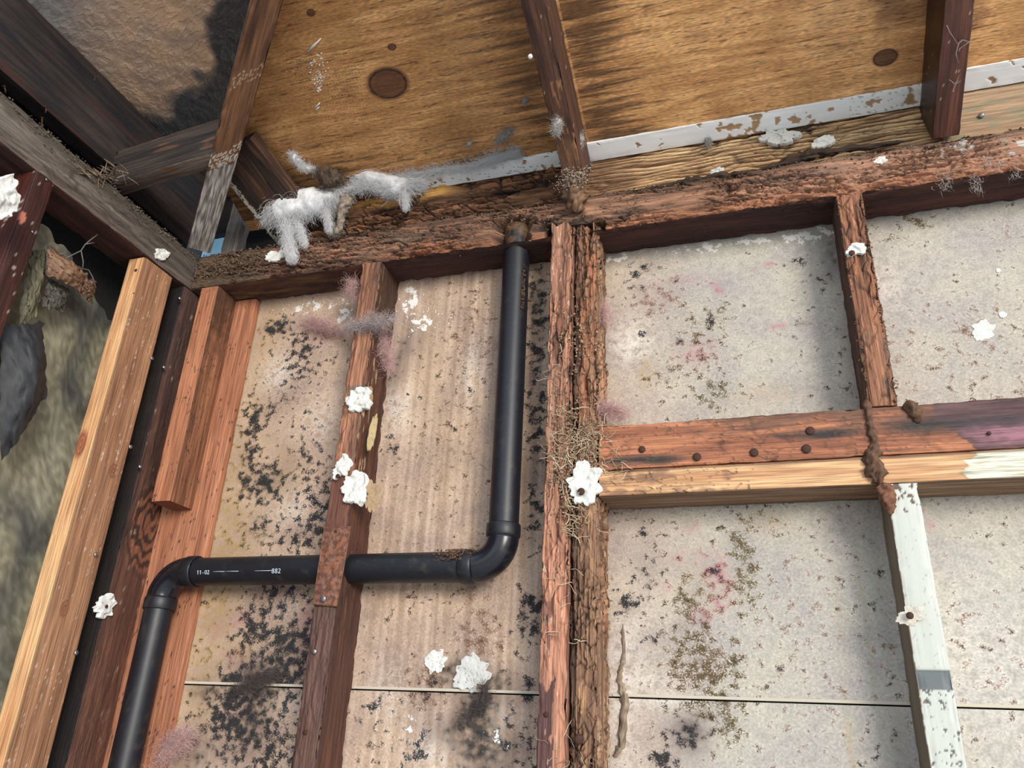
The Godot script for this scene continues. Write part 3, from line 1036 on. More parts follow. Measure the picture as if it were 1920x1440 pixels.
func left_plate_paint(p: Vector3, k: int, _q: float, _s: float, c: Color) -> Color:
	if k == 0:
		var low := clampf((0.918 - p.y + N.get_noise_2d(p.z * 8.0, 2.0) * 0.012) / 0.012, 0.0, 1.0)
		c = c.lerp(Color(0.36, 0.29, 0.25, 0.0), low * 0.5)
		var hi := clampf((p.y - 0.955 + N.get_noise_2d(p.z * 12.0, 7.0) * 0.02) / 0.012, 0.0, 1.0)
		c = c.lerp(Color(0.30, 0.27, 0.22, 0.0), hi * 0.7)
	return c


func plate_paint(p: Vector3, k: int, _q: float, _s: float, c: Color) -> Color:
	var h := 0.0
	if k == 0:
		var n := N.get_noise_3dv(p * Vector3(9, 30, 9))
		# greyish crust along the middle, redder towards the underside, darker grey-brown at the corner
		var grey := clampf(0.55 - absf(p.x + 0.72) / 0.25 + n, 0.0, 1.0) * clampf(1.0 - absf(p.y - 0.952) / 0.03, 0.0, 1.0)
		c = c.lerp(Color(0.33, 0.29, 0.26), grey * 0.7)
		var corner := clampf((-1.0 - p.x) / 0.08 + n * 0.8, 0.0, 1.0)
		c = c.lerp(Color(0.30, 0.25, 0.19), corner * 0.75)
		var black := clampf(1.0 - Vector2((p.x + 0.30) / 0.17, (p.y - 0.925) / 0.025).length() + n * 0.9, 0.0, 1.0)
		c = c.lerp(Color(0.12, 0.115, 0.115), black * 0.85)
		h -= 0.012 * black
		black = clampf(1.0 - Vector2((p.x - 0.13) / 0.1, (p.y - 0.953) / 0.012).length() + n * 0.9, 0.0, 1.0)
		c = c.lerp(Color(0.16, 0.14, 0.14), black * 0.8)
		var right := clampf((p.x + 0.02) / 0.2 + n * 0.7, 0.0, 1.0)
		c = c.lerp(Color(0.78, 0.585, 0.47), right * 0.5)
		var orange := clampf((0.925 - p.y) / 0.02 + n * 0.8, 0.0, 1.0) * clampf((p.x + 0.75) / 0.1, 0.0, 1.0)
		c = c.lerp(Color(0.66, 0.39, 0.24), orange * 0.5)
		var top := clampf((p.y - 0.968) / 0.012 + n * 0.5, 0.0, 1.0)
		c = c.lerp(Color(0.27, 0.20, 0.155), top * 0.6)
		h -= 0.006 * clampf((0.905 - p.y) / 0.01, 0.0, 1.0) * clampf(n + 0.4, 0.0, 1.0)
		if p.x > 0.35 and N.get_noise_3dv(p * 45.0) + N.get_noise_2d(p.x * 8.0, p.y * 14.0) > 0.62:
			c = Color(0.72, 0.69, 0.65)
		# eaten away round the top of the pipe and of the double stud
		var hole := clampf(1.25 - absf(p.x + 0.428) / 0.034 + n * 0.5, 0.0, 1.0) * clampf((0.962 + n * 0.012 - p.y) / 0.01, 0.0, 1.0)
		h -= 0.055 * hole
		c = c.lerp(Color(0.24, 0.18, 0.14), hole * 0.7)  # shade of the hollow painted into the colour
		if p.x > -0.36 and p.x < -0.242 and p.y < 0.928 + n * 0.02:
			h -= 0.03
			c = c.lerp(Color(0.13, 0.10, 0.085), 0.6)  # painted shade behind the stud top as well
	elif k == 1:
		var n := N.get_noise_3dv(p * Vector3(8, 40, 40))
		if p.x < -0.76:
			c = c.lerp(Color(0.45, 0.33, 0.20), clampf(0.4 + n * 1.2, 0.0, 1.0) * 0.8)
		c = c.lerp(Color(0.22, 0.15, 0.12), clampf(1.6 - absf(p.x + 0.428) / 0.034 + n * 0.4, 0.0, 0.9))  # the pipe hole's shade, painted onto the underside
	c.a = h
	return c


# ---------------------------------------------------------------- left wall

func left_wall_lumber() -> void:
	var t := thing("stud", "new pale orange wall stud with screws, left of the black gap", "stud", Vector3(-1.2175, -0.5, 0.185))
	lumber("timber", t, Vector3(-1.2175, -0.5, 0.185), Vector3(-1.2175, 0.892, 0.185), Vector3.RIGHT, 0.089, 0.045, {
		"dl": 0.004, "res": [0.0022, 0.004, 0.04, 0.0022], "seed": 14, "base": Color(0.66, 0.475, 0.335), "dark": Color(0.50, 0.335, 0.225), "gf": 190.0, "streak": 1.3,
		"faces": {3: [Color(0.86, 0.68, 0.47), Color(0.76, 0.52, 0.33)]}, "bev": 0.004, "wear": 0.0006, "paint": new_stud_paint})
	for q in [[283, 672], [243, 838], [178, 1040], [141, 1224]]:
		nail(t, at_x(q[0], q[1], XL), Vector3(1, 0, 0.1), 0.0042, M.steel, "screw_head", 0.004)
	for q in [[255, 507, 0.0035], [251, 550, 0.0012]]:
		nail(t, at_z(q[0], q[1], 0.2295), Vector3.BACK, q[2], M.rustnail, "nail_head", 0.0008)
	t = thing("stud", "old dark brown corner stud right of the black gap, peeling and stained", "stud", Vector3(-1.24, -0.5, 0.037))
	lumber("timber", t, Vector3(-1.24, -0.5, 0.037), Vector3(-1.24, 0.895, 0.037), Vector3.RIGHT, 0.136, 0.09, {
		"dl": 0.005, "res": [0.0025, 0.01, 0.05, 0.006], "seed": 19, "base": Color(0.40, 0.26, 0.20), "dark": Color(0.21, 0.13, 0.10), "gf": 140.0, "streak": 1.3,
		"faces": {3: [Color(0.12, 0.08, 0.07), Color(0.07, 0.05, 0.05)]}, "rot": [0.22, 0, 0, 0], "rotd": 0.003, "crx": 6.0, "cry": 45.0, "paint": dark_stud_paint})  # gap-side face painted near black for the shade in the gap
	for q in [[332, 561], [302, 690], [257, 876], [297, 1366]]:
		var e := at_x(q[0], q[1], XL)
		nail(t, e + Vector3(0.006, 0, 0), Vector3(1, 0.2, 0.5), 0.0036, M.steel, "screw_head", 0.004)
	t = thing("stud", "dark red-brown stud at the left edge with a scraped bright spot", "stud", Vector3(-1.24, -0.5, 0.49))
	lumber("timber", t, Vector3(-1.24, -0.5, 0.49), Vector3(-1.24, 0.895, 0.49), Vector3.RIGHT, 0.045, 0.089, {
		"dl": 0.006, "res": [0.003, 0.01, 0.05, 0.004], "seed": 23, "base": Color(0.33, 0.19, 0.16), "dark": Color(0.21, 0.115, 0.10), "gf": 90.0, "bev": 0.003, "mat": M.satin,
		"faces": {3: [Color(0.34, 0.175, 0.145), Color(0.24, 0.115, 0.10)]},
		"paint": func(p: Vector3, k: int, _q: float, _s: float, c: Color) -> Color:
			var n := N.get_noise_3dv(p * 60.0)
			if k == 0 and Vector2((p.z - 0.507) / 0.006, (p.y - 0.80) / 0.016).length() + n < 1.0:
				return Color(0.78, 0.45, 0.34, 0.0)
			if n + N.get_noise_3dv(p * 200.0) * 0.6 > 0.72:
				return Color(0.62, 0.55, 0.52, 0.0)
			return c})
	for q in [[86, 337], [60, 435]]:
		nail(t, at_x(q[0], q[1], XL), Vector3.RIGHT, 0.0025, M.steel, "nail_head", 0.002)
	# behind the corner stud, against the board
	t = thing("board", "reddish corner board standing flat against the mouldy wall board", "board", Vector3(-1.13, -0.5, 0.01))
	lumber("timber", t, Vector3(-1.13, -0.5, 0.010), Vector3(-1.13, 0.894, 0.010), Vector3.BACK, 0.132, 0.018, {
		"dl": 0.005, "res": [0.0022, 0.006, 0.05, 0.02], "seed": 27, "base": Color(0.71, 0.46, 0.325), "dark": Color(0.54, 0.32, 0.21), "gf": 170.0, "streak": 1.3, "paint": specks})
	t = thing("block", "short reddish timber block with a sawn lower end, nailed in the corner", "block", Vector3(-1.1395, 0.42, 0.054))
	lumber("timber", t, Vector3(-1.1395, at_z(285, 940, ZF).y, 0.054), Vector3(-1.1395, 0.894, 0.054), Vector3.BACK, 0.047, 0.069, {
		"dl": 0.004, "res": [0.002, 0.002, 0.05, 0.01], "seed": 31, "base": Color(0.72, 0.465, 0.32), "dark": Color(0.56, 0.335, 0.215), "gf": 170.0, "streak": 1.3, "endc": Color(0.52, 0.31, 0.21),
		"faces": {1: [Color(0.60, 0.385, 0.255), Color(0.37, 0.22, 0.14)]}, "wear": 0.0012, "paint": block_paint})


func specks(p: Vector3, _k: int, _q: float, _s: float, c: Color) -> Color:
	if N.get_noise_3dv(p * Vector3(300, 140, 300)) + N.get_noise_3dv(p * 20.0) * 0.5 > 0.66:
		return Color(0.20, 0.12, 0.09, 0.0)
	return c


func block_paint(p: Vector3, k: int, q: float, s: float, c: Color) -> Color:
	if k == 1:
		var f := clampf((p.y - 0.72) / 0.14 + N.get_noise_3dv(p * 30.0) * 0.8, 0.0, 1.0)
		c = c.lerp(Color(0.20, 0.13, 0.085, 0.0), f * 0.55)
	return specks(p, k, q, s, c)


func new_stud_paint(p: Vector3, k: int, _q: float, _s: float, c: Color) -> Color:
	# a knot low on the pale face, another on the brown one, a few white smears
	if k == 3:
		var d := Vector2((p.x + 1.226) / 0.011, (p.y - 0.475) / 0.025).length()
		if d < 1.3:
			c = c.lerp(Color(0.55, 0.30, 0.19, 0.0).lerp(Color(0.70, 0.42, 0.27, 0.0), 0.5 + 0.5 * sin(d * 14.0)), clampf((1.3 - d) * 3.0, 0.0, 1.0))
	if k == 0:
		for kn in [Vector2(0.195, 0.175), Vector2(0.168, 0.44)]:
			var d := Vector2((p.z - kn.x) / 0.009, (p.y - kn.y) / 0.014).length()
			if d < 1.3:
				c = c.lerp(Color(0.42, 0.25, 0.16, 0.0).lerp(Color(0.58, 0.38, 0.25, 0.0), 0.5 + 0.5 * sin(d * 12.0)), clampf((1.3 - d) * 2.0, 0.0, 0.9))
		var m := N.get_noise_3dv(p * Vector3(40, 14, 130)) + 0.5 * N.get_noise_3dv(p * 160.0)
		if m > 0.58:
			c = c.lerp(Color(0.80, 0.74, 0.68, 0.0), clampf((m - 0.58) * 4.0, 0.0, 0.7))
	return c


func dark_stud_paint(p: Vector3, k: int, _q: float, _s: float, c: Color) -> Color:
	if k == 0:
		var n := N.get_noise_3dv(p * Vector3(20, 9, 30))
		var lo := clampf((0.34 - p.y) / 0.1 + n * 0.8, 0.0, 1.0)
		c = c.lerp(Color(0.43, 0.26, 0.185, 0.0), lo * 0.45)
		# a dark curly knot field just under the block
		var d := Vector2((p.z - 0.035) / 0.06, (p.y - 0.36) / 0.09).length()
		if d < 1.2:
			var r := sin(d * 22.0 + n * 6.0)
			c = c.lerp(Color(0.18, 0.10, 0.07, 0.0) if r > 0.0 else Color(0.50, 0.29, 0.19, 0.0), clampf((1.2 - d) * 2.0, 0.0, 0.75))
		var h := clampf((p.y - 0.55) / 0.15 + n, 0.0, 1.0)
		c = c.lerp(Color(0.27, 0.20, 0.185, 0.0), h * 0.55)
		var w := N.get_noise_3dv(p * Vector3(60, 26, 70) + Vector3.ONE * 3.0)
		if w > 0.55:
			c = c.lerp(Color(0.66, 0.58, 0.50, 0.0), clampf((w - 0.55) * 5.0, 0.0, 0.8))
	return c


# ---------------------------------------------------------------- back wall

func back_wall_lumber() -> void:
	# the stud left of the pipe
	var t := thing("stud", "narrow cracked stud with white plaster lumps and a rusty plate, left of the black pipe", "stud", Vector3(-0.736, -0.45, 0.045))
	lumber("timber", t, Vector3(-0.736, -0.45, ZF / 2), Vector3(-0.736, 0.897, ZF / 2), Vector3.BACK, 0.046, 0.089, {
		"dl": 0.003, "res": [0.0018, 0.0025, 0.05, 0.01], "seed": 37, "base": Color(0.70, 0.47, 0.34), "dark": Color(0.42, 0.265, 0.19), "gf": 180.0, "streak": 1.4, "wear": 0.006,
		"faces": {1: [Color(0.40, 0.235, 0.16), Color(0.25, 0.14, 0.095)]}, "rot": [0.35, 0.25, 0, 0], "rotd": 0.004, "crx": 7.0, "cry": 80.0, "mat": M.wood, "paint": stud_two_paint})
	nail(t, at_z(591, 1222, ZF + 0.001), Vector3(0.2, 0, 1), 0.004, M.steel, "nail_head", 0.004)
	nail(t, at_z(573, 1373, ZF + 0.001), Vector3.BACK, 0.004, M.rustnail)
	var np := thing("nail_plate", "rusty steel nail plate over the stud where the black pipe passes", "plate", Vector3(-0.735, 0.27, ZF))
	var a := at_z(609, 986, ZF + 0.004)
	var b := at_z(657, 988, ZF + 0.004)
	var c := at_z(632, 1136, ZF + 0.004)
	var d := at_z(587, 1133, ZF + 0.004)
	var pl := sheet("plate", np, 20, 40, func(u, v):
			var p := a.lerp(b, u).lerp(d.lerp(c, u), v) - np.position
			p.z += 0.003 * (1.0 - pow(absf(u * 2 - 1), 4.0)) * 0.6 + N.get_noise_2d(u * 2.0, v * 5.0) * 0.0015
			return p, func(_u, _v): return Color.WHITE, M.rust)
	pl.set_meta("label", "rust-brown bent sheet")
	for e in [[a, b], [b, c], [c, d], [d, a]]:
		sweep("rim", np, [e[0], e[1]], [0.0012, 0.0012], 8, M.rust)
	nail(np, at_z(607, 1123, ZF + 0.006), Vector3.BACK, 0.0055, M.steel, "nail_head", 0.003)
	nail(np, at_z(630, 997, ZF + 0.005), Vector3.BACK, 0.0035, M.rustnail, "nail_head", 0.001)
	# the double stud right of the pipe
	t = thing("stud", "left half of the double stud, orange wood with dark paint at its foot", "stud", Vector3(-0.3255, -0.45, 0.045))
	lumber("timber", t, Vector3(-0.3255, -0.45, ZF / 2), Vector3(-0.3255, 0.925, ZF / 2), Vector3.BACK, 0.046, 0.089, {
		"dl": 0.0025, "res": [0.0016, 0.01, 0.05, 0.006], "seed": 41, "base": Color(0.70, 0.50, 0.39), "dark": Color(0.45, 0.29, 0.22), "gf": 170.0, "streak": 1.4, "wear": 0.004,
		"rot": [0.8, 0.2, 0, 0.4], "rotd": 0.005, "crx": 12.0, "cry": 70.0, "rag": 0.009, "mat": M.rotten, "paint": post_left_paint})
	nail(t, at_z(1024, 1340, ZF), Vector3.BACK, 0.004, M.rustnail, "nail_head", 0.001)
	t = thing("stud", "right half of the double stud, brown and rotted through with deep cracks", "stud", Vector3(-0.278, -0.45, 0.044))
	lumber("timber", t, Vector3(-0.278, -0.45, ZF / 2 - 0.001), Vector3(-0.278, 0.917, ZF / 2 - 0.001), Vector3.BACK, 0.047, 0.087, {
		"dl": 0.0025, "res": [0.0016, 0.003, 0.05, 0.01], "seed": 43, "base": Color(0.62, 0.46, 0.34), "dark": Color(0.40, 0.285, 0.21), "gf": 150.0, "streak": 1.2, "wear": 0.009, "bev": 0.004,
		"rot": [1.1, 1.0, 0, 0.6], "rotd": 0.007, "crx": 34.0, "cry": 75.0, "rag": 0.011, "mat": M.rotten, "paint": post_right_paint})
	nail(t, at_z(1085, 1385, ZF), Vector3(0.4, -0.2, 1), 0.007, M.rustnail, "nail_head", 0.006)
	# the ledger: a nailed board above a pale one
	t = thing("ledger", "upper ledger board of orange wood with rusty nail heads and a purple-stained right end", "board", Vector3(0.3, 0.453, 0.045))
	lumber("timber", t, Vector3(-0.253, 0.453, ZF / 2), Vector3(1.0, 0.453, ZF / 2), Vector3.BACK, 0.079, 0.088, {
		"dl": 0.0028, "res": [0.0018, 0.05, 0.05, 0.01], "seed": 47, "base": Color(0.71, 0.44, 0.29), "dark": Color(0.52, 0.30, 0.20), "gf": 150.0, "streak": 1.3, "wear": 0.003,
		"rot": [0.25, 0, 0, 0], "rotd": 0.003, "crx": 10.0, "cry": 50.0, "paint": ledger_paint})
	for q in [[1204, 843, 0.0058], [1307, 857, 0.0068], [1414, 849, 0.0068], [1512, 842, 0.0072], [1519, 808, 0.0068], [1720, 787, 0.006], [1854, 813, 0.003]]:
		nail(t, at_z(q[0], q[1], ZF), Vector3.BACK, q[2], M.rustnail)
	t = thing("ledger", "lower ledger board, pale combed wood with peeling cream paint at its right end", "board", Vector3(0.3, 0.391, 0.045))
	lumber("timber", t, Vector3(-0.253, 0.391, ZF / 2), Vector3(1.0, 0.391, ZF / 2), Vector3.BACK, 0.044, 0.088, {
		"dl": 0.0028, "res": [0.0014, 0.003, 0.05, 0.05], "seed": 53, "base": Color(0.83, 0.65, 0.45), "dark": Color(0.68, 0.475, 0.31), "gf": 330.0, "streak": 1.5, "wear": 0.0015,
		"faces": {1: [Color(0.56, 0.43, 0.315), Color(0.38, 0.265, 0.18)]}, "paint": low_ledger_paint})
	# the short stud above and the painted one below
	t = thing("stud", "short rotten stud standing on the ledger under the top plate, with a plaster lump", "stud", Vector3(0.194, 0.5, 0.045))
	lumber("timber", t, Vector3(0.194, 0.494, ZF / 2), Vector3(0.194, 0.897, ZF / 2), Vector3.BACK, 0.046, 0.089, {
		"dl": 0.0025, "res": [0.0016, 0.01, 0.05, 0.003], "seed": 59, "base": Color(0.66, 0.445, 0.32), "dark": Color(0.42, 0.27, 0.19), "gf": 150.0, "streak": 1.3, "wear": 0.008, "bev": 0.003,
		"faces": {3: [Color(0.36, 0.24, 0.17), Color(0.22, 0.145, 0.105)]}, "rot": [0.7, 0.5, 0, 0.2], "rotd": 0.004, "crx": 12.0, "cry": 60.0, "mat": M.rotten, "patch": Color(0.40, 0.30, 0.24, 0.8), "pth": 0.3})  # left side: shade away from the sun painted into its colour
	var places := []
	for i in 260:
		places.append(Vector3(0.194 + (0.019 if rng.randf() < 0.6 else -0.019) + rng.randfn() * 0.002, rng.randf_range(0.5, 0.89), ZF - 0.001 - rng.randf() * 0.004))
	crumbs(t, places, 0.0032, Color(0.34, 0.25, 0.19), Color(0.48, 0.38, 0.30))
	t = thing("stud", "white painted stud under the ledger with a grey band and chipped paint", "stud", Vector3(0.2015, -0.45, 0.045))
	lumber("timber", t, Vector3(0.2015, -0.45, ZF / 2), Vector3(0.2015, 0.368, ZF / 2), Vector3.BACK, 0.044, 0.089, {
		"dl": 0.0025, "res": [0.0016, 0.05, 0.05, 0.003], "seed": 61, "base": Color(0.86, 0.87, 0.82), "dark": Color(0.82, 0.83, 0.77), "gf": 200.0, "wear": 0.0022, "mat": M.paint, "gain": 0.89,
		"faces": {3: [Color(0.56, 0.50, 0.395), Color(0.42, 0.355, 0.265)]}, "paint": white_stud_paint})
	flake("paint_curl", t, at_z(1707, 1155, ZF + 0.003) - t.position, Vector3(0.015, 0.002, 0.004), Vector3(-0.001, 0.011, 0.003), 0.003, 9.0, Color(0.86, 0.83, 0.77), Color(0.7, 0.6, 0.5), M.plaster, 0.35)
	nail(t, at_z(1706, 1155, ZF + 0.007), Vector3(-0.1, 0.1, 1), 0.0048, M.rustnail, "nail_head", 0.004)


func stud_two_paint(p: Vector3, k: int, _q: float, _s: float, c: Color) -> Color:
	var n := N.get_noise_3dv(p * Vector3(50, 12, 50))
	if p.y < 0.44 + n * 0.03:
		var low := Color(0.30, 0.205, 0.185) if p.y < 0.27 else Color(0.36, 0.205, 0.16)
		var f := 0.8 if k == 0 else (0.2 if k == 1 else 0.0)
		c = c.lerp(Color(low.r, low.g, low.b, 0.0), f)
	elif k == 0 and p.y > 0.575 and p.y < 0.615 and p.x > -0.748:
		c = c.lerp(Color(0.40, 0.36, 0.31, 0.0), 0.7)
	if k == 1 and p.y > 0.42:
		# pale torn splinters down the edge
		var e := N.get_noise_3dv(p * Vector3(60, 16, 120))
		if e > 0.34 and p.z > 0.05:
			c = c.lerp(Color(0.80, 0.72, 0.55, 0.0), clampf((e - 0.34) * 4.0, 0.0, 0.8))
		c = c.lerp(Color(0.22, 0.155, 0.11, 0.0), clampf((p.y - 0.6) * 2.0, 0.0, 0.5))
	if k == 0 and p.y > 0.44 and p.x > -0.722 and n > -0.15:
		c = c.lerp(Color(0.25, 0.19, 0.15, 0.0), 0.45)
	return c


func post_left_paint(p: Vector3, k: int, _q: float, _s: float, c: Color) -> Color:
	var n := N.get_noise_3dv(p * Vector3(60, 14, 60))
	var h := 0.0
	if k == 0:
		var hard := clampf((0.36 - p.y) / 0.06 + n * 0.5, 0.0, 1.0)          # sounder wood below
		c = c.lerp(Color(0.78, 0.53, 0.41), hard * 0.6)
		if p.y < 0.075 + n * 0.02 and p.x < -0.325 + n * 0.008:
			c = Color(0.36, 0.245, 0.225)
		elif p.y < 0.2 and p.x < -0.333 + n * 0.01 and n > 0.1:
			c = c.lerp(Color(0.36, 0.245, 0.225), 0.5)
		if N.get_noise_3dv(p * Vector3(90, 30, 90) + Vector3.ONE * 2.0) > 0.55:
			c = c.lerp(Color(0.78, 0.70, 0.62), 0.6)
		if p.x > -0.312:
			h -= 0.006 * clampf(n + 0.5, 0.0, 1.0)
	c.a = h
	return c


func post_right_paint(p: Vector3, k: int, _q: float, _s: float, c: Color) -> Color:
	var n := N.get_noise_3dv(p * Vector3(40, 10, 40))
	var h := 0.0
	if k == 0:
		if p.y > 0.5:
			c = c.lerp(Color(0.66, 0.41, 0.27), clampf(0.5 + n * 1.5, 0.0, 1.0) * 0.65)
		else:
			c = c.lerp(Color(0.45, 0.33, 0.245), 0.35)
			if N.get_noise_3dv(p * Vector3(90, 14, 60)) > 0.4:
				c = c.lerp(Color(0.68, 0.50, 0.33), 0.7)
		if p.x < -0.29:
			h -= 0.008 * clampf(n + 0.45, 0.0, 1.0)
			c = c.lerp(Color(0.2, 0.14, 0.11), 0.3)
		h -= 0.012 * clampf((absf(p.y - 0.55) * -1.0 + 0.06) / 0.06, 0.0, 1.0) * clampf(n + 0.3, 0.0, 1.0)
	if k == 1:
		if N.get_noise_3dv(p * Vector3(60, 9, 130)) > 0.3:
			c = c.lerp(Color(0.68, 0.58, 0.45), 0.5)
	c.a = h
	return c


func ledger_paint(p: Vector3, k: int, _q: float, _s: float, c: Color) -> Color:
	var h := 0.0
	if k == 0:
		var n := N.get_noise_3dv(p * Vector3(10, 45, 20))
		var m := N.get_noise_3dv(p * Vector3(40, 120, 20))
		# dirty dark smears along the top
		var top := clampf((p.y - 0.462) / 0.02 + n * 1.3 + m * 0.4, 0.0, 1.0) * clampf((p.x + 0.12) / 0.08, 0.0, 1.0)
		c = c.lerp(Color(0.34, 0.24, 0.195), top * 0.65)
		for q in [Vector2(0.105, 0.455), Vector2(-0.18, 0.428)]:
			var d := Vector2((p.x - q.x) / 0.075, (p.y - q.y) / 0.009).length() + n * 0.5
			c = c.lerp(Color(0.15, 0.14, 0.14), clampf(1.2 - d, 0.0, 0.9))
		# old purple-brown paint to the right of a curved edge
		var line: float = 0.262 + 0.05 * (1.0 - clampf((p.y - 0.413) / 0.06, 0.0, 1.0)) + m * 0.006
		if p.x > line:
			var v := clampf(0.5 + n, 0.0, 1.0)
			var pc := Color(0.30, 0.20, 0.20).lerp(Color(0.36, 0.25, 0.245), v)
			var pink := clampf(1.2 - Vector2((p.x - 0.36) / 0.08, (p.y - 0.437) / 0.022).length() + m * 0.5, 0.0, 1.0)
			pc = pc.lerp(Color(0.62, 0.40, 0.46), pink * 0.8)
			pc = pc.lerp(Color(0.16, 0.15, 0.17), clampf(1.0 - absf(p.y - 0.457) / 0.014 + n * 0.5, 0.0, 1.0) * 0.6)
			c = pc
		elif p.x > line - 0.10 and p.y > 0.44 + m * 0.01:
			c = c.lerp(Color(0.19, 0.17, 0.165), clampf((p.x - line + 0.10) / 0.05, 0.0, 1.0) * clampf(1.0 - absf(p.y - 0.458) / 0.02, 0.0, 1.0))
		# pale dust and hairline mud trails
		if absf(N.get_noise_3dv(p * Vector3(26, 40, 10) + Vector3.ONE * 4.0)) < 0.022 and p.x < 0.26:
			c = c.lerp(Color(0.36, 0.25, 0.17), 0.75)
			h += 0.0012
	c.a = h
	return c


func low_ledger_paint(p: Vector3, k: int, _q: float, _s: float, c: Color) -> Color:
	var h := 0.0
	if k == 0:
		var m := N.get_noise_3dv(p * Vector3(40, 60, 20))
		if p.x > 0.29 + m * 0.012 + (0.018 if p.y > 0.40 else 0.0):
			c = Color(0.80, 0.785, 0.69).lerp(Color(0.62, 0.60, 0.50), clampf(N.get_noise_3dv(p * Vector3(20, 150, 20)) * 1.4, 0.0, 1.0))
			h += 0.0012
		else:
			var d := N.get_noise_3dv(p * Vector3(16, 30, 16) + Vector3.ONE * 7.0) + m * 0.4
			if p.x < -0.03 and d > 0.0:
				c = c.lerp(Color(0.52, 0.37, 0.27), clampf(d * 2.0, 0.0, 0.8))
			if absf(N.get_noise_3dv(p * Vector3(30, 44, 10) + Vector3.ONE * 14.0)) < 0.03 and p.x < 0.0:
				c = c.lerp(Color(0.34, 0.24, 0.17), 0.8)
				h += 0.0012
		if p.y > 0.408:
			c = c.lerp(Color(0.33, 0.235, 0.17), 0.6)
	c.a = h
	return c


func white_stud_paint(p: Vector3, k: int, _q: float, _s: float, c: Color) -> Color:
	var h := 0.0
	var n := N.get_noise_3dv(p * 55.0)
	var f := N.get_noise_3dv(p * 210.0)
	if k == 0:
		var e := N.get_noise_2d(p.x * 60.0, 4.0) * 0.003
		if p.y < 0.107 + e * 0.3 and p.y > 0.082 + e:
			c = Color(0.42, 0.45, 0.45)
			h -= 0.0015
		elif p.y < 0.30 and n * 0.5 + f > 0.60:
			c = c.lerp(Color(0.60, 0.58, 0.51), 0.5)
		if p.y < 0.082 and n * 0.9 + f * 0.6 > 0.50:
			c = Color(0.36, 0.35, 0.33) if f > 0.0 else Color(0.50, 0.45, 0.36)
			h -= 0.0008
		if p.y > 0.325 and n + f * 0.5 > 0.22:
			c = Color(0.42, 0.33, 0.26)
			h -= 0.001
		if p.x < 0.1825 and n > -0.2:
			c = c.lerp(Color(0.50, 0.39, 0.27), 0.7)
	c.a = h
	return c


# ---------------------------------------------------------------- roof timbers

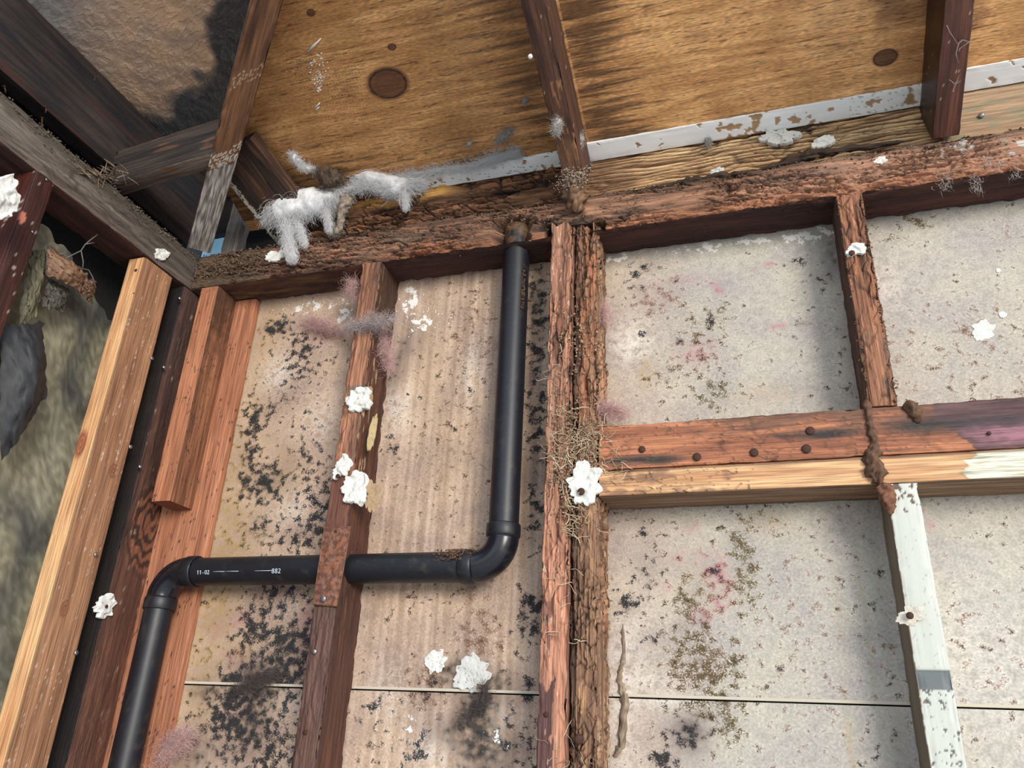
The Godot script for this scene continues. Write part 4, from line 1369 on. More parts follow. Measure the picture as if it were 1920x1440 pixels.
func roof_lumber() -> void:
	var dirn := Vector3(0, SLOPE, 1).normalized()
	var nrm := Vector3(0, -1, SLOPE).normalized()          # out of the rafters' undersides
	var half := nrm * -0.0555
	var foot := Vector3(0, PT + 0.012, ZF + 0.012)
	var t := thing("rafter", "middle rafter, brown with white flecks, its foot crusted with dirt", "rafter", Vector3(-0.295, foot.y, foot.z))
	lumber("timber", t, Vector3(-0.295, foot.y, foot.z) + half, Vector3(-0.295, foot.y, foot.z) + half + dirn * 0.74, nrm, 0.042, 0.109, {
		"dl": 0.004, "res": [0.0022, 0.004, 0.05, 0.004], "seed": 67, "base": Color(0.41, 0.265, 0.19), "dark": Color(0.24, 0.145, 0.105), "gf": 170.0, "wear": 0.003, "rag0": 0.012, "rot": [0.15, 0.1, 0, 0.1],
		"rotd": 0.003, "crx": 6.0, "cry": 70.0, "paint": rafter_paint})
	lump("heel", t, [Vector3(-0.297, 1.012, 0.113), Vector3(-0.297, 0.975, 0.102), Vector3(-0.292, 0.94, 0.094)], [0.024, 0.019, 0.011], M.dirt, Color(0.36, 0.25, 0.18), Color(0.54, 0.44, 0.34), 0.5, 80.0)
	var grit := []
	for i in 900:
		grit.append(Vector3(-0.296 + rng.randfn() * 0.014, 1.0 + rng.randfn() * 0.012, 0.128 + rng.randfn() * 0.008))
	crumbs(t, grit, 0.0028, Color(0.42, 0.35, 0.29), Color(0.72, 0.66, 0.60))
	nail(t, at_roof(995, 104, 0.12) + nrm * 0.002, nrm, 0.004, M.paint, "screw_head", 0.004)
	t = thing("rafter", "right-hand rafter, dark red-brown with cobwebs, beside the clean block", "rafter", Vector3(0.362, foot.y, foot.z))
	lumber("timber", t, Vector3(0.362, foot.y - 0.012, foot.z - 0.01) + half, Vector3(0.362, foot.y, foot.z) + half + dirn * 0.74, nrm, 0.044, 0.109, {
		"dl": 0.004, "res": [0.0022, 0.05, 0.05, 0.004], "seed": 71, "base": Color(0.44, 0.25, 0.175), "dark": Color(0.26, 0.14, 0.10), "gf": 150.0, "wear": 0.002, "mat": M.satin, "paint": rafter_paint,
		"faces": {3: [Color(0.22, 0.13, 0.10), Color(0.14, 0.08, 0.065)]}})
	var hd := Vector3(1, SLOPE, 1).normalized()
	var hn := (Vector3.DOWN - hd * Vector3.DOWN.dot(hd)).normalized()
	var h0 := Vector3(XL, PT + 0.006, ZF) + hd * 0.012
	t = thing("hip_rafter", "hip rafter rising from the corner, brown above and grey weathered at its foot", "rafter", h0)
	lumber("timber", t, h0 - hn * 0.1, h0 - hn * 0.1 + hd * 0.93, hn, 0.052, 0.2, {
		"dl": 0.004, "res": [0.0022, 0.006, 0.05, 0.006], "seed": 73, "base": Color(0.55, 0.375, 0.245), "dark": Color(0.34, 0.215, 0.14), "gf": 140.0, "wear": 0.003, "streak": 1.3, "paint": hip_paint})
	# braces from the hip to both plates
	t = thing("brace", "charred-looking brace between the left top plate and the hip rafter", "brace", Vector3(-1.21, 1.03, 0.33))
	lumber("timber", t, Vector3(-1.27, 1.083, 0.285), Vector3(-1.012, 1.117, 0.285), Vector3.BACK, 0.094, 0.04, {
		"dl": 0.003, "res": [0.002, 0.003, 0.03, 0.003], "seed": 79, "base": Color(0.25, 0.205, 0.18), "dark": Color(0.12, 0.11, 0.11), "gf": 120.0, "streak": 1.4, "rag0": 0.012,
		"faces": {1: [Color(0.48, 0.42, 0.37), Color(0.30, 0.24, 0.21)], 3: [Color(0.42, 0.39, 0.35), Color(0.28, 0.26, 0.23)]}, "patch": Color(0.46, 0.29, 0.19, 0.6), "pth": 0.36, "pf": Vector2(7, 26)})
	t = thing("brace", "dark brace right of the hip rafter with a white-edged underside", "brace", Vector3(-1.0, 1.0, 0.1))
	var bn := Vector3(0, -1, SLOPE).normalized()
	var b0 := Vector3(-1.013, 1.112, 0.262) - bn * 0.018
	lumber("timber", t, b0, b0 + Vector3(0.039, -0.062, -0.145).normalized() * 0.235, bn, 0.125, 0.036, {
		"dl": 0.003, "res": [0.0025, 0.003, 0.03, 0.003], "seed": 83, "base": Color(0.33, 0.215, 0.15), "dark": Color(0.155, 0.11, 0.09), "gf": 110.0, "streak": 1.4,
		"paint": func(p: Vector3, k: int, q: float, _s: float, c: Color) -> Color: return c.lerp(Color(0.80, 0.77, 0.70, 0.0), 0.9) if k == 0 and q > 0.112 + 0.006 * N.get_noise_3dv(p * 70.0) and N.get_noise_3dv(p * 110.0) > -0.25 else c, "patch": Color(0.46, 0.31, 0.20, 0.6), "pth": 0.42, "pf": Vector2(5, 60)})
	t = thing("rim_board", "wide dark beam above the left top plate, painted near black for shade, with reddish streaks", "beam", Vector3(-1.24, 1.1275, 0.3))
	lumber("timber", t, Vector3(-1.295, 1.177, 0.0), Vector3(-1.295, 1.177, 0.70), Vector3.RIGHT, 0.178, 0.04, {
		"dl": 0.007, "res": [0.003, 0.02, 0.05, 0.01], "seed": 89, "base": Color(0.235, 0.18, 0.165), "dark": Color(0.10, 0.095, 0.10), "gf": 60.0, "streak": 1.5, "patch": Color(0.27, 0.13, 0.09, 0.55), "pth": 0.32, "pf": Vector2(2.2, 14)})  # near-black tone is the beam's shade, painted in
	# weathered block and an added pale blue sheet for daylight in the corner gap
	t = thing("block", "grey weathered block standing in the gap behind the corner", "block", Vector3(-1.15, PT, 0.035))
	lumber("timber", t, Vector3(-1.152, PT, 0.03), Vector3(-1.146, 1.19, 0.03), Vector3.BACK, 0.045, 0.03, {
		"dl": 0.004, "res": [0.0025, 0.004, 0.03, 0.006], "seed": 97, "base": Color(0.62, 0.60, 0.57), "dark": Color(0.40, 0.38, 0.36), "gf": 130.0, "wear": 0.003, "faces": {1: [Color(0.34, 0.30, 0.28), Color(0.2, 0.17, 0.16)]}})
	t = thing("daylight_sheet", "added pale blue sheet, backlit to stand in for daylight in the corner gap", "daylight_sheet", Vector3(-1.3, 1.2, -0.10))
	var daylight_sheet := std(Color(0.50, 0.66, 0.74), 0.6)
	daylight_sheet.backlight_enabled = true
	daylight_sheet.backlight = Color(0.55, 0.72, 0.80)
	sheet("sheet", t, 30, 20, func(u, v): return Vector3(lerpf(-0.056, 0.06, u), lerpf(0.14, -0.16, v), 0.006 * sin(u * 9.0) + 0.012 * v), func(_u, _v): return Color.WHITE, daylight_sheet)
	for e in [[-1.60, -1.356, "added dark board shutting out sky, left of the blue sheet"], [-1.245, -1.0, "added dark board shutting out sky, right of the blue sheet"]]:  # boards added to keep the corner dark round the sheet
		t = thing("board", e[2], "board", Vector3(e[0], 1.1, -0.10))
		lumber("timber", t, Vector3(e[0], 1.11, -0.10), Vector3(e[1], 1.11, -0.10), Vector3.BACK, 0.30, 0.02, {
			"dl": 0.02, "res": [0.01, 0.02, 0.05, 0.02], "seed": 102, "base": Color(0.16, 0.14, 0.14), "dark": Color(0.09, 0.08, 0.08)})
	t = thing("board", "added dark board shutting out sky above the blue sheet at the corner", "board", Vector3(-1.25, 1.2, -0.06))  # added to keep sky light out above the sheet
	lumber("timber", t, Vector3(-1.34, 1.225, -0.06), Vector3(-1.02, 1.225, -0.06), Vector3.BACK, 0.14, 0.02, {
		"dl": 0.02, "res": [0.01, 0.02, 0.05, 0.02], "seed": 101, "base": Color(0.16, 0.14, 0.14), "dark": Color(0.09, 0.08, 0.08)})
	frieze()


func rafter_paint(p: Vector3, k: int, _q: float, _s: float, c: Color) -> Color:
	var f := N.get_noise_3dv(p * 260.0) + N.get_noise_3dv(p * 30.0) * 0.35
	if f > 0.74:
		c = c.lerp(Color(0.78, 0.72, 0.66, 0.0), 0.7)
	if p.x < 0.0 and k == 0:
		var low := clampf((0.22 - p.z) / 0.06 + N.get_noise_3dv(p * 40.0) * 0.7, 0.0, 1.0)
		c = c.lerp(Color(0.50, 0.36, 0.25, 0.0), low * 0.6)
		if p.x > -0.30 and p.z < 0.30 and N.get_noise_3dv(p * Vector3(150, 20, 20)) > 0.25:
			c = c.lerp(Color(0.66, 0.45, 0.28, 0.0), 0.7)
	return c


func hip_paint(p: Vector3, k: int, _q: float, _s: float, c: Color) -> Color:
	var n := N.get_noise_3dv(p * 55.0)
	var d := p.z - ZF
	if k == 0:
		if d < 0.185 + n * 0.02:
			var g := N.get_noise_2d((p.x - p.z) * 190.0, (p.x + p.z) * 11.0)
			c = Color(0.76, 0.73, 0.69, 0.0).lerp(Color(0.42, 0.39, 0.36, 0.0), clampf(0.5 + g * 1.3, 0.0, 1.0))
		if absf(d - 0.195) < 0.014 + n * 0.012 and N.get_noise_3dv(p * 330.0) > 0.1:
			c = Color(0.80, 0.74, 0.66, 0.001)
		if absf(d - 0.33) < 0.012 and N.get_noise_3dv(p * 330.0) > 0.3:
			c = Color(0.74, 0.62, 0.48, 0.0)
	if k == 1 and n > 0.1:
		c = c.lerp(Color(0.2, 0.13, 0.09, 0.0), 0.5)
	return c


func frieze() -> void:
	var spec := {
		"dl": 0.0026, "res": [0.0013, 0.01, 0.03, 0.01], "base": Color(0.96, 0.81, 0.60), "dark": Color(0.74, 0.58, 0.40), "gf": 230.0, "wear": 0.004, "bev": 0.002, "mat": M.rotten,
		"rot": [0.35, 0, 0, 0], "rotd": 0.006, "crx": 10.0, "cry": 60.0, "corr": [1.0, 0, 0, 0], "paint": frieze_paint}
	var y0 := PT - 0.004
	# each block: body up to the soffit, and a painted strip of the eave board above it
	var list := [
		[-1.0, -0.296, 0.060, "left frieze block, crumbling brown wood with a golden edge under the insulation", 103, [1.25, 0.0]],
		[-0.295, 0.3615, 0.060, "middle frieze block, deeply ridged pale wood with peeling white paint along its top", 107, [0.4, 1.0]],
		[0.3625, 1.0, 0.072, "right frieze block, clean grey-brown wood with one bright nail", 109, [0.0, 0.0]]]
	for e in list:
		var zf: float = e[2]
		var top := 1.105 + SLOPE * (zf - ZF) - 0.002
		var t := thing("frieze_block", e[3], "block", Vector3(e[0], y0, zf))
		var s := spec.duplicate()
		s.seed = e[4]
		s.rot = [e[5][0], 0, 0, 0]
		s.corr = [e[5][1], 0, 0, 0]
		if e[4] == 103:
			s.base = Color(0.60, 0.42, 0.29); s.dark = Color(0.34, 0.225, 0.155); s.rotd = 0.009; s.crx = 20.0
		if e[4] == 109:
			s.base = Color(0.66, 0.545, 0.415); s.dark = Color(0.55, 0.43, 0.31); s.mat = M.wood; s.wear = 0.001
		lumber("body", t, Vector3(e[0], (y0 + top) / 2, zf - 0.02), Vector3(e[1], (y0 + top) / 2, zf - 0.02), Vector3.BACK, top - y0, 0.04, s)
		if e[4] == 109:
			nail(t, at_z(1840, 218, zf), Vector3(-0.3, -0.2, 1), 0.0045, M.steel, "nail_head", 0.005)
		# painted strip, lying against the plywood in front of the block
		var dirn := Vector3(0, SLOPE, 1).normalized()
		var nrm := Vector3(0, -1, SLOPE).normalized()
		var wide: float = [0.036, 0.042, 0.044][list.find(e)]
		var mid := Vector3(0, 1.105 + SLOPE * (zf - ZF), zf) + dirn * wide * 0.5 + nrm * 0.004
		var x0: float = e[0] if e[4] != 103 else -0.74
		var strip := lumber("painted_strip", t, mid + Vector3(x0, 0, 0), mid + Vector3(e[1], 0, 0), nrm, wide, 0.006, {
			"dl": 0.0025, "res": [0.0016, 0.004, 0.03, 0.004], "seed": e[4] + 2, "base": Color(0.97, 0.97, 0.96), "dark": Color(0.93, 0.93, 0.91), "gf": 90.0, "mat": M.paint, "gain": 1.0, "wear": 0.0015, "bev": 0.001,
			"paint": strip_paint})
		strip.set_meta("label", "white painted strip along the top")


func strip_paint(p: Vector3, k: int, _q: float, _s: float, c: Color) -> Color:
	var h := 0.0
	if k != 2:
		var n := N.get_noise_3dv(p * 24.0) * 1.1 + N.get_noise_3dv(p * 110.0) * 0.25
		var peel := 0.0
		if p.x > 0.0 and p.x < 0.35:
			peel = 0.42
		elif p.x > -0.275 and p.x < 0.0:
			peel = clampf((p.x + 0.12) * 4.0, 0.0, 0.36)
		elif p.x < -0.45:
			peel = clampf((-0.5 - p.x) * 3.0, 0.0, 0.9)
		if p.x > -0.27 and p.x < 0.35 and p.z > 0.088:
			peel -= 0.2
		if n > 0.62 - peel:
			c = Color(0.74, 0.58, 0.40).lerp(Color(0.56, 0.42, 0.28), clampf(n - 0.3, 0.0, 1.0))
			h -= 0.0012
		elif p.x > 0.22 and p.x < 0.345 and N.get_noise_3dv(p * 90.0) > 0.4:
			c = Color(0.72, 0.72, 0.64)
		if absf(N.get_noise_3dv(p * Vector3(5, 60, 60) + Vector3.ONE * 2.0)) < 0.012 and p.x < -0.3:
			c = Color(0.22, 0.17, 0.13)
			h -= 0.0015
	c.a = h
	return c


func frieze_paint(p: Vector3, k: int, _q: float, _s: float, c: Color) -> Color:
	var h := 0.0
	if k == 0:
		var n := N.get_noise_3dv(p * Vector3(12, 40, 12))
		if p.x < -0.3:
			var gold := clampf((p.y - 1.062 - n * 0.012) / 0.008, 0.0, 1.0) * clampf((-0.55 - p.x) / 0.05, 0.0, 1.0)
			c = c.lerp(Color(0.82, 0.60, 0.30), gold)
			h += 0.008 * gold
			var hollow := clampf(1.0 - Vector2((p.x + 0.44) / 0.13, (p.y - 1.055) / 0.02).length() + n * 0.7, 0.0, 1.0)
			h -= 0.02 * hollow
			c = c.lerp(Color(0.20, 0.14, 0.11), hollow * 0.5)
			var olive := clampf((-0.75 - p.x) / 0.1 + n, 0.0, 1.0) * clampf((1.03 - p.y) / 0.02, 0.0, 1.0)
			c = c.lerp(Color(0.48, 0.37, 0.23), olive * 0.6)
		elif p.x < 0.36:
			var low := clampf((1.000 + (p.x) * 0.02 - p.y + n * 0.016) / 0.012, 0.0, 1.0)
			c = c.lerp(Color(0.24, 0.17, 0.125), low * 0.75)
			h -= 0.004 * low
			var left := clampf((-0.16 - p.x) / 0.06 + n, 0.0, 1.0)
			c = c.lerp(Color(0.42, 0.29, 0.20), left * 0.55)
			var pale := clampf(1.0 - Vector2((p.x - 0.2) / 0.06, (p.y - 1.03) / 0.03).length() + n * 0.6, 0.0, 1.0)
			c = c.lerp(Color(0.78, 0.69, 0.52), pale * 0.6)
			h += 0.003 * pale
			var strong := clampf(1.0 - absf(p.x - 0.10) / 0.07, 0.0, 1.0)
			h -= 0.003 * strong * (0.5 + 0.5 * sin(p.y * 900.0))
		else:
			c = c.lerp(Color(0.45, 0.44, 0.34), clampf(n * 1.6 - 0.1 - absf(p.x - 0.47) * 4.0 + 0.2, 0.0, 0.7))
	c.a = h
	return c


# ---------------------------------------------------------------- the drain pipe

func pipe_run() -> void:
	var R := 0.0264
	var z := 0.052
	var t := thing("drain_pipe", "black plastic drain pipe with two bends crossing the wall", "pipe", Vector3(-0.43, 0.27, z))
	var xv := at_z(958, 700, z).x
	var yh := at_z(760, 1065, z).y
	var xl := at_z(285, 1200, 0.056).x
	var grime := func(p: Vector3) -> Color:
		var n := N.get_noise_3dv(p * Vector3(30, 30, 30)) + 0.5 * N.get_noise_3dv(p * 120.0)
		var c := Color(0.085, 0.102, 0.125)
		c = c.lerp(Color(0.30, 0.25, 0.21), clampf(n * 1.1 - 0.35, 0.0, 0.55))
		c = c.lerp(Color(0.34, 0.27, 0.21), clampf((N.get_noise_3dv(p * 9.0) + 0.4) * clampf((p.y - yh) / R, 0.0, 1.0) * 0.4, 0.0, 0.4) if p.x < -0.5 and p.x > -1.08 else 0.0)
		c = c.lerp(Color(0.44, 0.33, 0.24).lerp(Color(0.28, 0.20, 0.145), clampf(0.5 + N.get_noise_3dv(p * 90.0), 0.0, 1.0)), clampf((p.y - 0.915 + n * 0.03) * 90.0, 0.0, 1.0))
		return c
	var straight := func(a: Vector3, b: Vector3, m: int) -> Array:
		var out := []
		for i in m + 1:
			out.append(a.lerp(b, float(i) / m))
		return out
	var bend := func(c: Vector3, r: float, a0: float, a1: float) -> Array:
		var out := []
		for i in 19:
			var a := lerpf(a0, a1, i / 18.0)
			out.append(c + Vector3(cos(a), sin(a), 0) * r)
		return out
	var same := func(n: int, r: float) -> Array:
		var out := []
		out.resize(n)
		out.fill(r)
		return out
	var br := 0.05
	var q1: Array = straight.call(Vector3(xv, 0.955, z), Vector3(xv, yh + br + 0.01, z), 120)
	sweep("riser", t, q1, same.call(q1.size(), R), 40, M.abs, grime)
	var q2: Array = straight.call(Vector3(xv - br - 0.008, yh, z), Vector3(xl + br, yh, z + 0.002), 120)
	sweep("cross_pipe", t, q2, same.call(q2.size(), R), 40, M.abs, grime)
	var q3: Array = straight.call(Vector3(xl, yh - br, 0.056), Vector3(xl, -0.45, 0.056), 80)
	sweep("lower_pipe", t, q3, same.call(q3.size(), R), 40, M.abs, grime)
	# the bends: a curved body with a socket and a lip at either end
	var wide := R + 0.0028
	for e in 2:
		var c := Vector3(xv - br, yh + br, z) if e == 0 else Vector3(xl + br, yh - br, 0.055)
		var path: Array = bend.call(c, br, 0.0, -PI / 2) if e == 0 else bend.call(c, br, PI / 2, PI)
		var el := sweep("elbow", t, path, same.call(path.size(), R + 0.0015), 40, M.abs_gloss, grime)
		var ends := [[path[0], Vector3.UP], [path[-1], Vector3.LEFT]] if e == 0 else [[path[0], Vector3.RIGHT], [path[-1], Vector3.DOWN]]
		for f in ends:
			var o: Vector3 = f[0]
			var d: Vector3 = f[1]
			var hub := sweep("socket", el, [o - d * 0.003, o - d * 0.003, o, o + d * 0.002, o + d * 0.020, o + d * 0.0215, o + d * 0.0215, o + d * 0.0195].map(func(p): return p - t.position),
				[R, R + 0.001, wide, wide + 0.0008, wide + 0.0008, wide, R + 0.0006, R], 40, M.abs, grime)
			hub.set_meta("label", "socket with a rolled lip")
	var places := []
	for i in 140:
		places.append(Vector3(xv + R * 0.75 + rng.randf() * 0.006, 0.80 + rng.randfn() * 0.025, z + R * 0.6 + rng.randf() * 0.004))
	for i in 240:
		var a := rng.randf_range(0.2, 1.6)
		places.append(Vector3(xv - br - 0.03 + rng.randfn() * 0.018, yh + (wide + 0.0005) * sin(a), z + (wide + 0.0005) * cos(a)))
	crumbs(t, places, 0.0028, Color(0.27, 0.19, 0.13), Color(0.45, 0.34, 0.25))
	# the printed line on the cross pipe
	for e in [["11-02", 370, 0.0098], ["882", 510, 0.0112]]:
		var tm := TextMesh.new()
		var font := SystemFont.new()
		font.font_names = PackedStringArray(["Droid Sans Mono"])
		tm.font = font
		tm.text = e[0]
		tm.font_size = 32
		tm.pixel_size = e[2] / 32.0
		tm.depth = 0.0004
		tm.horizontal_alignment = HORIZONTAL_ALIGNMENT_LEFT
		var o := put("printing", tm, M.print, t)
		o.position = Vector3(at_z(e[1], 1070, z + R).x, yh - 0.0068, z + R + 0.0013) - t.position
		o.rotation.x = 0.22
	for e in [[400, 422], [424, 448], [478, 510], [860, 892]]:
		sweep("printing", t, [Vector3(at_z(e[0], 1070, z + R).x, yh - 0.0055, z + R + 0.0009), Vector3(at_z(e[1], 1070, z + R).x, yh - 0.0055, z + R + 0.0009 - (0.0009 if e[0] > 800 else 0.0))], [0.0005, 0.0004], 6, M.print)


# ---------------------------------------------------------------- plaster, paint and paper scraps

func plaster_pieces() -> void:
	var white := Color(0.86, 0.86, 0.835)
	var shade := Color(0.70, 0.68, 0.63)
	# px, py, plane z, half width px, half height px, tilt, thickness, seed, label
	var mm := 0.00087
	for e in [
		[674, 750, ZF, 30, 26, 0.0, 0.012, 1.0, "rounded white plaster lump upper on the cracked stud left of the pipe"],
		[644, 876, ZF, 18, 26, -0.5, 0.010, 2.0, "small white plaster lump with a nail, tucked above the larger torn one"],
		[668, 916, ZF, 30, 34, 0.3, 0.012, 3.0, "largest torn white plaster lump on the cracked stud, backed with brown paper"],
		[1094, 910, ZF, 34, 40, 0.0, 0.008, 4.0, "round white plaster scab with a rusty nail at the ledger's end on the double stud"],
		[516, 481, ZF, 28, 14, 0.15, 0.008, 5.0, "flat white plaster flake on the top plate below the insulation"],
		[1606, 468, ZF, 20, 13, 0.2, 0.008, 6.0, "small white plaster lump on the short rotten stud"],
		[818, 1240, 0.0, 22, 22, 0.2, 0.004, 7.0, "left white plaster smear on the mouldy board just above the joint"],
		[885, 1262, 0.0, 34, 32, 0.1, 0.005, 8.0, "right white plaster smear on the mouldy board just above the joint"],
		[1843, 620, 0.0, 20, 18, 0.7, 0.002, 9.0, "torn white paper flake stuck on the right-hand board above the ledger"],
		[1880, 590, 0.0, 6, 7, 0.0, 0.002, 10.0, "tiny white chip right of the torn paper flake on the board"],
		[1872, 507, 0.0, 4, 5, 0.0, 0.002, 11.0, "upper tiny white chip on the right-hand board"],
		[1462, 258, 0.063, 40, 18, -0.15, 0.009, 12.0, "broad grey-white plaster patch on the ridged frieze block"],
		[1543, 268, 0.066, 26, 12, 0.2, 0.009, 13.0, "small white plaster crumb pile right of the broad patch on the frieze block"],
		[1346, 326, 0.080, 16, 10, 0.3, 0.010, 14.0, "crumbly grey-white lump on the ledge under the frieze block"],
		[302, 476, XL, 16, 14, 0.6, 0.006, 15.0, "white plaster flake on the left top plate near the corner"],
		[196, 1137, XL, 18, 22, 0.3, 0.010, 16.0, "cream plaster lump lodged on the dark corner stud beside the black gap"],
		[1650, 302, ZF, 12, 7, 0.0, 0.005, 17.0, "small white crumb on the top plate left of the right-hand rafter"],
		[4, 372, -1.15, 16, 44, 0.15, 0.016, 18.0, "ragged white plaster chunk at the very left edge"],
	]:
		var left: bool = e[2] < -1.0
		var c := at_x(e[0], e[1], e[2]) if left else at_z(e[0], e[1], e[2])
		var sx: float = e[3] * mm
		var sy: float = e[4] * mm
		var xa := (Vector3.FORWARD if left else Vector3.RIGHT)
		if left:
			sx *= 1.5
		var x := (xa * cos(e[5]) + Vector3.UP * sin(e[5])) * sx
		var y := (Vector3.UP * cos(e[5]) - xa * sin(e[5])) * sy
		var t := thing("plaster_lump" if e[6] > 0.0045 else "paint_flake", e[8], "plaster" if e[6] > 0.0045 else "flake", c)
		var grey: float = 0.08 if e[7] in [12.0, 14.0, 8.0] else 0.0
		flake("crust", t, Vector3.ZERO, x, y, e[6], e[7], white.darkened(grey), shade, M.plaster, 0.26, 0.08 if e[7] in [7.0, 8.0, 12.0, 14.0] else 0.0)
		match int(e[7]):
			2: nail(t, at_z(634, 893, ZF + 0.010), Vector3.BACK, 0.0042, M.rustnail)
			4: nail(t, at_z(1090, 922, ZF + 0.007), Vector3.BACK, 0.0062, M.rustnail)
			6: nail(t, at_z(1597, 475, ZF + 0.008), Vector3.BACK, 0.005, M.rustnail)
			16: nail(t, at_x(199, 1137, XL + 0.009), Vector3.RIGHT, 0.0032, M.rustnail)
			3:
				var pc := at_z(697, 930, ZF + 0.002)
				flake("torn_paper", t, pc - t.position, Vector3(0.014, -0.004, 0.0), Vector3(0.002, 0.026, 0.0), 0.003, 33.0, Color(0.66, 0.56, 0.43), Color(0.52, 0.42, 0.32), M.plaster, 0.45)


# ---------------------------------------------------------------- insulation

func insulation() -> void:
	var W0 := Color(0.97, 0.975, 0.985)
	var W1 := Color(0.95, 0.95, 0.95)
	var pts := func(a: Array, z: float) -> Array: return a.map(func(q): return at_z(q[0], q[1], z if q.size() < 3 else q[2]))
	var t := thing("insulation_tuft", "large fluffy white insulation tuft hanging over the top plate left of the frieze block", "insulation")
	var sp: Array = pts.call([[514, 398], [540, 392], [580, 382], [630, 372]], 0.108)
	lump("wad", t, sp, [0.026, 0.036, 0.030, 0.020], M.fibre, W0, W1, 0.25, 30.0)
	strands("fibres", t, fluff(sp, [0.028, 0.042, 0.034, 0.022], 11000, 0.036, 1.0, 0.3, 0.2), 0.00019, M.fibre, W0, W1)
	var hang: Array = pts.call([[535, 400], [540, 430], [545, 462], [550, 478]], 0.112)
	strands("fibres", t, fluff(hang, [0.020, 0.014, 0.006, 0.003], 2200, 0.04, 1.8, 0.25, 0.15), 0.00019, M.fibre, W0, W1)
	hang = pts.call([[612, 385], [615, 405], [620, 428]], 0.11)
	strands("fibres", t, fluff(hang, [0.010, 0.006, 0.002], 800, 0.03, 1.8, 0.25, 0.2), 0.00019, M.fibre, W0, W1)
	hang = pts.call([[560, 420], [566, 438], [572, 452]], 0.108)
	strands("fibres", t, fluff(hang, [0.012, 0.007, 0.003], 700, 0.03, 1.6, 0.25, 0.2), 0.00019, M.fibre, W0, W1)
	t = thing("insulation_tuft", "long draped white insulation strand along the left frieze block", "insulation")
	sp = pts.call([[600, 318], [650, 325], [700, 338], [745, 352], [775, 345]], 0.10)
	lump("wad", t, sp, [0.010, 0.018, 0.020, 0.020, 0.010], M.fibre, W0, W1, 0.28, 36.0)
	strands("fibres", t, fluff(sp, [0.014, 0.023, 0.025, 0.026, 0.013], 9000, 0.045, 2.4, 0.05, 0.16), 0.00018, M.fibre, W0, W1)
	hang = pts.call([[640, 362], [680, 348], [720, 345]], 0.108)
	strands("fibres", t, fluff(hang, [0.010, 0.010, 0.010], 1800, 0.04, 2.0, 0.05, 0.2), 0.00019, M.fibre, W0, W1)
	hang = pts.call([[756, 360], [760, 372], [762, 386]], 0.106)
	strands("fibres", t, fluff(hang, [0.010, 0.005, 0.002], 600, 0.026, 1.5, 0.2, 0.2), 0.00019, M.fibre, W0, W1)
	t = thing("insulation_tuft", "thin white insulation streak against the plywood above the white strip", "insulation")
	sp = [[740, 333], [820, 322], [890, 312], [930, 298], [960, 290]].map(func(q): return at_roof(q[0], q[1], 0.012))
	strands("fibres", t, fluff(sp, [0.006, 0.006, 0.007, 0.010, 0.004], 3000, 0.045, 2.4, 0.0, 0.16), 0.00017, M.fibre, W0, W1.darkened(0.1))
	t = thing("insulation_tuft", "small curled white tuft on the plywood at the upper left end", "insulation")
	sp = [[548, 290], [556, 300], [566, 312], [590, 318]].map(func(q): return at_roof(q[0], q[1], 0.016))
	lump("wad", t, sp, [0.007, 0.006, 0.004, 0.003], M.fibre, W0, W1, 0.5, 90.0)
	strands("fibres", t, fluff(sp, [0.011, 0.008, 0.006, 0.006], 1200, 0.018, 0.8, 0.05), 0.00019, M.fibre, W0, W1)
	t = thing("insulation_tuft", "dirty grey-brown tuft behind the large white insulation", "insulation")
	sp = [[595, 322], [615, 332], [640, 338]].map(func(q): return at_roof(q[0], q[1], 0.03))
	lump("wad", t, sp, [0.014, 0.020, 0.012], M.dirt, Color(0.40, 0.34, 0.28), Color(0.26, 0.21, 0.17), 0.5, 60.0)
	strands("fibres", t, fluff(sp, [0.018, 0.024, 0.014], 700, 0.02, 0.6, 0.05), 0.00019, M.fibre, Color(0.55, 0.5, 0.45), Color(0.3, 0.26, 0.22))
	t = thing("insulation_tuft", "beige twisted insulation rope dangling right of the large tuft", "insulation")
	sp = pts.call([[655, 368, 0.11], [645, 385, 0.112], [640, 405, 0.108], [637, 425, 0.104], [628, 438, 0.104]], 0.11)
	lump("wad", t, sp, [0.016, 0.012, 0.007, 0.006, 0.007], M.fibre, Color(0.70, 0.66, 0.60), Color(0.50, 0.44, 0.38), 0.45, 70.0)
	strands("fibres", t, fluff(sp, [0.017, 0.014, 0.009, 0.008, 0.009], 700, 0.02, 1.0, 0.1), 0.00019, M.fibre, Color(0.78, 0.74, 0.68), Color(0.5, 0.45, 0.4))
	# tufts on the rafter and the plywood
	for e in [[1045, 232, 0.115, 0.010, 0.020, "pale tuft stuck under the middle rafter"], [1085, 265, 0.06, 0.015, 0.012, "grey felted tuft right of the middle rafter's foot"],
			[1100, 302, 0.05, 0.006, 0.020, "wispy white tuft hanging from the white strip right of the middle rafter"], [1328, 262, 0.05, 0.007, 0.012, "grey wisp on the ridged frieze block"],
			[985, 190, 0.006, 0.006, 0.005, "tiny white tuft on the plywood left of the middle rafter"], [880, 270, 0.010, 0.006, 0.005, "small grey curl on the plywood above the white strip"],
			[945, 255, 0.006, 0.008, 0.018, "smoky smear of fibres on the plywood left of the rafter's foot"]]:
		var c := at_roof(e[0], e[1], e[2] + 0.006)
		if e[2] == 0.05:
			c = at_z(e[0], e[1], 0.068)
		t = thing("insulation_tuft", e[5], "insulation", c)
		var up := Vector3(0.002, e[4], 0)
		if e[0] == 945:
			up = Vector3(e[4], 0.004, 0.01)
		lump("wad", t, [c - up, c, c + up].map(func(p): return p), [e[3] * 0.4, e[3] * 0.7, e[3] * 0.4], M.fibre, Color(0.76, 0.74, 0.72), Color(0.55, 0.52, 0.49), 0.5, 100.0)
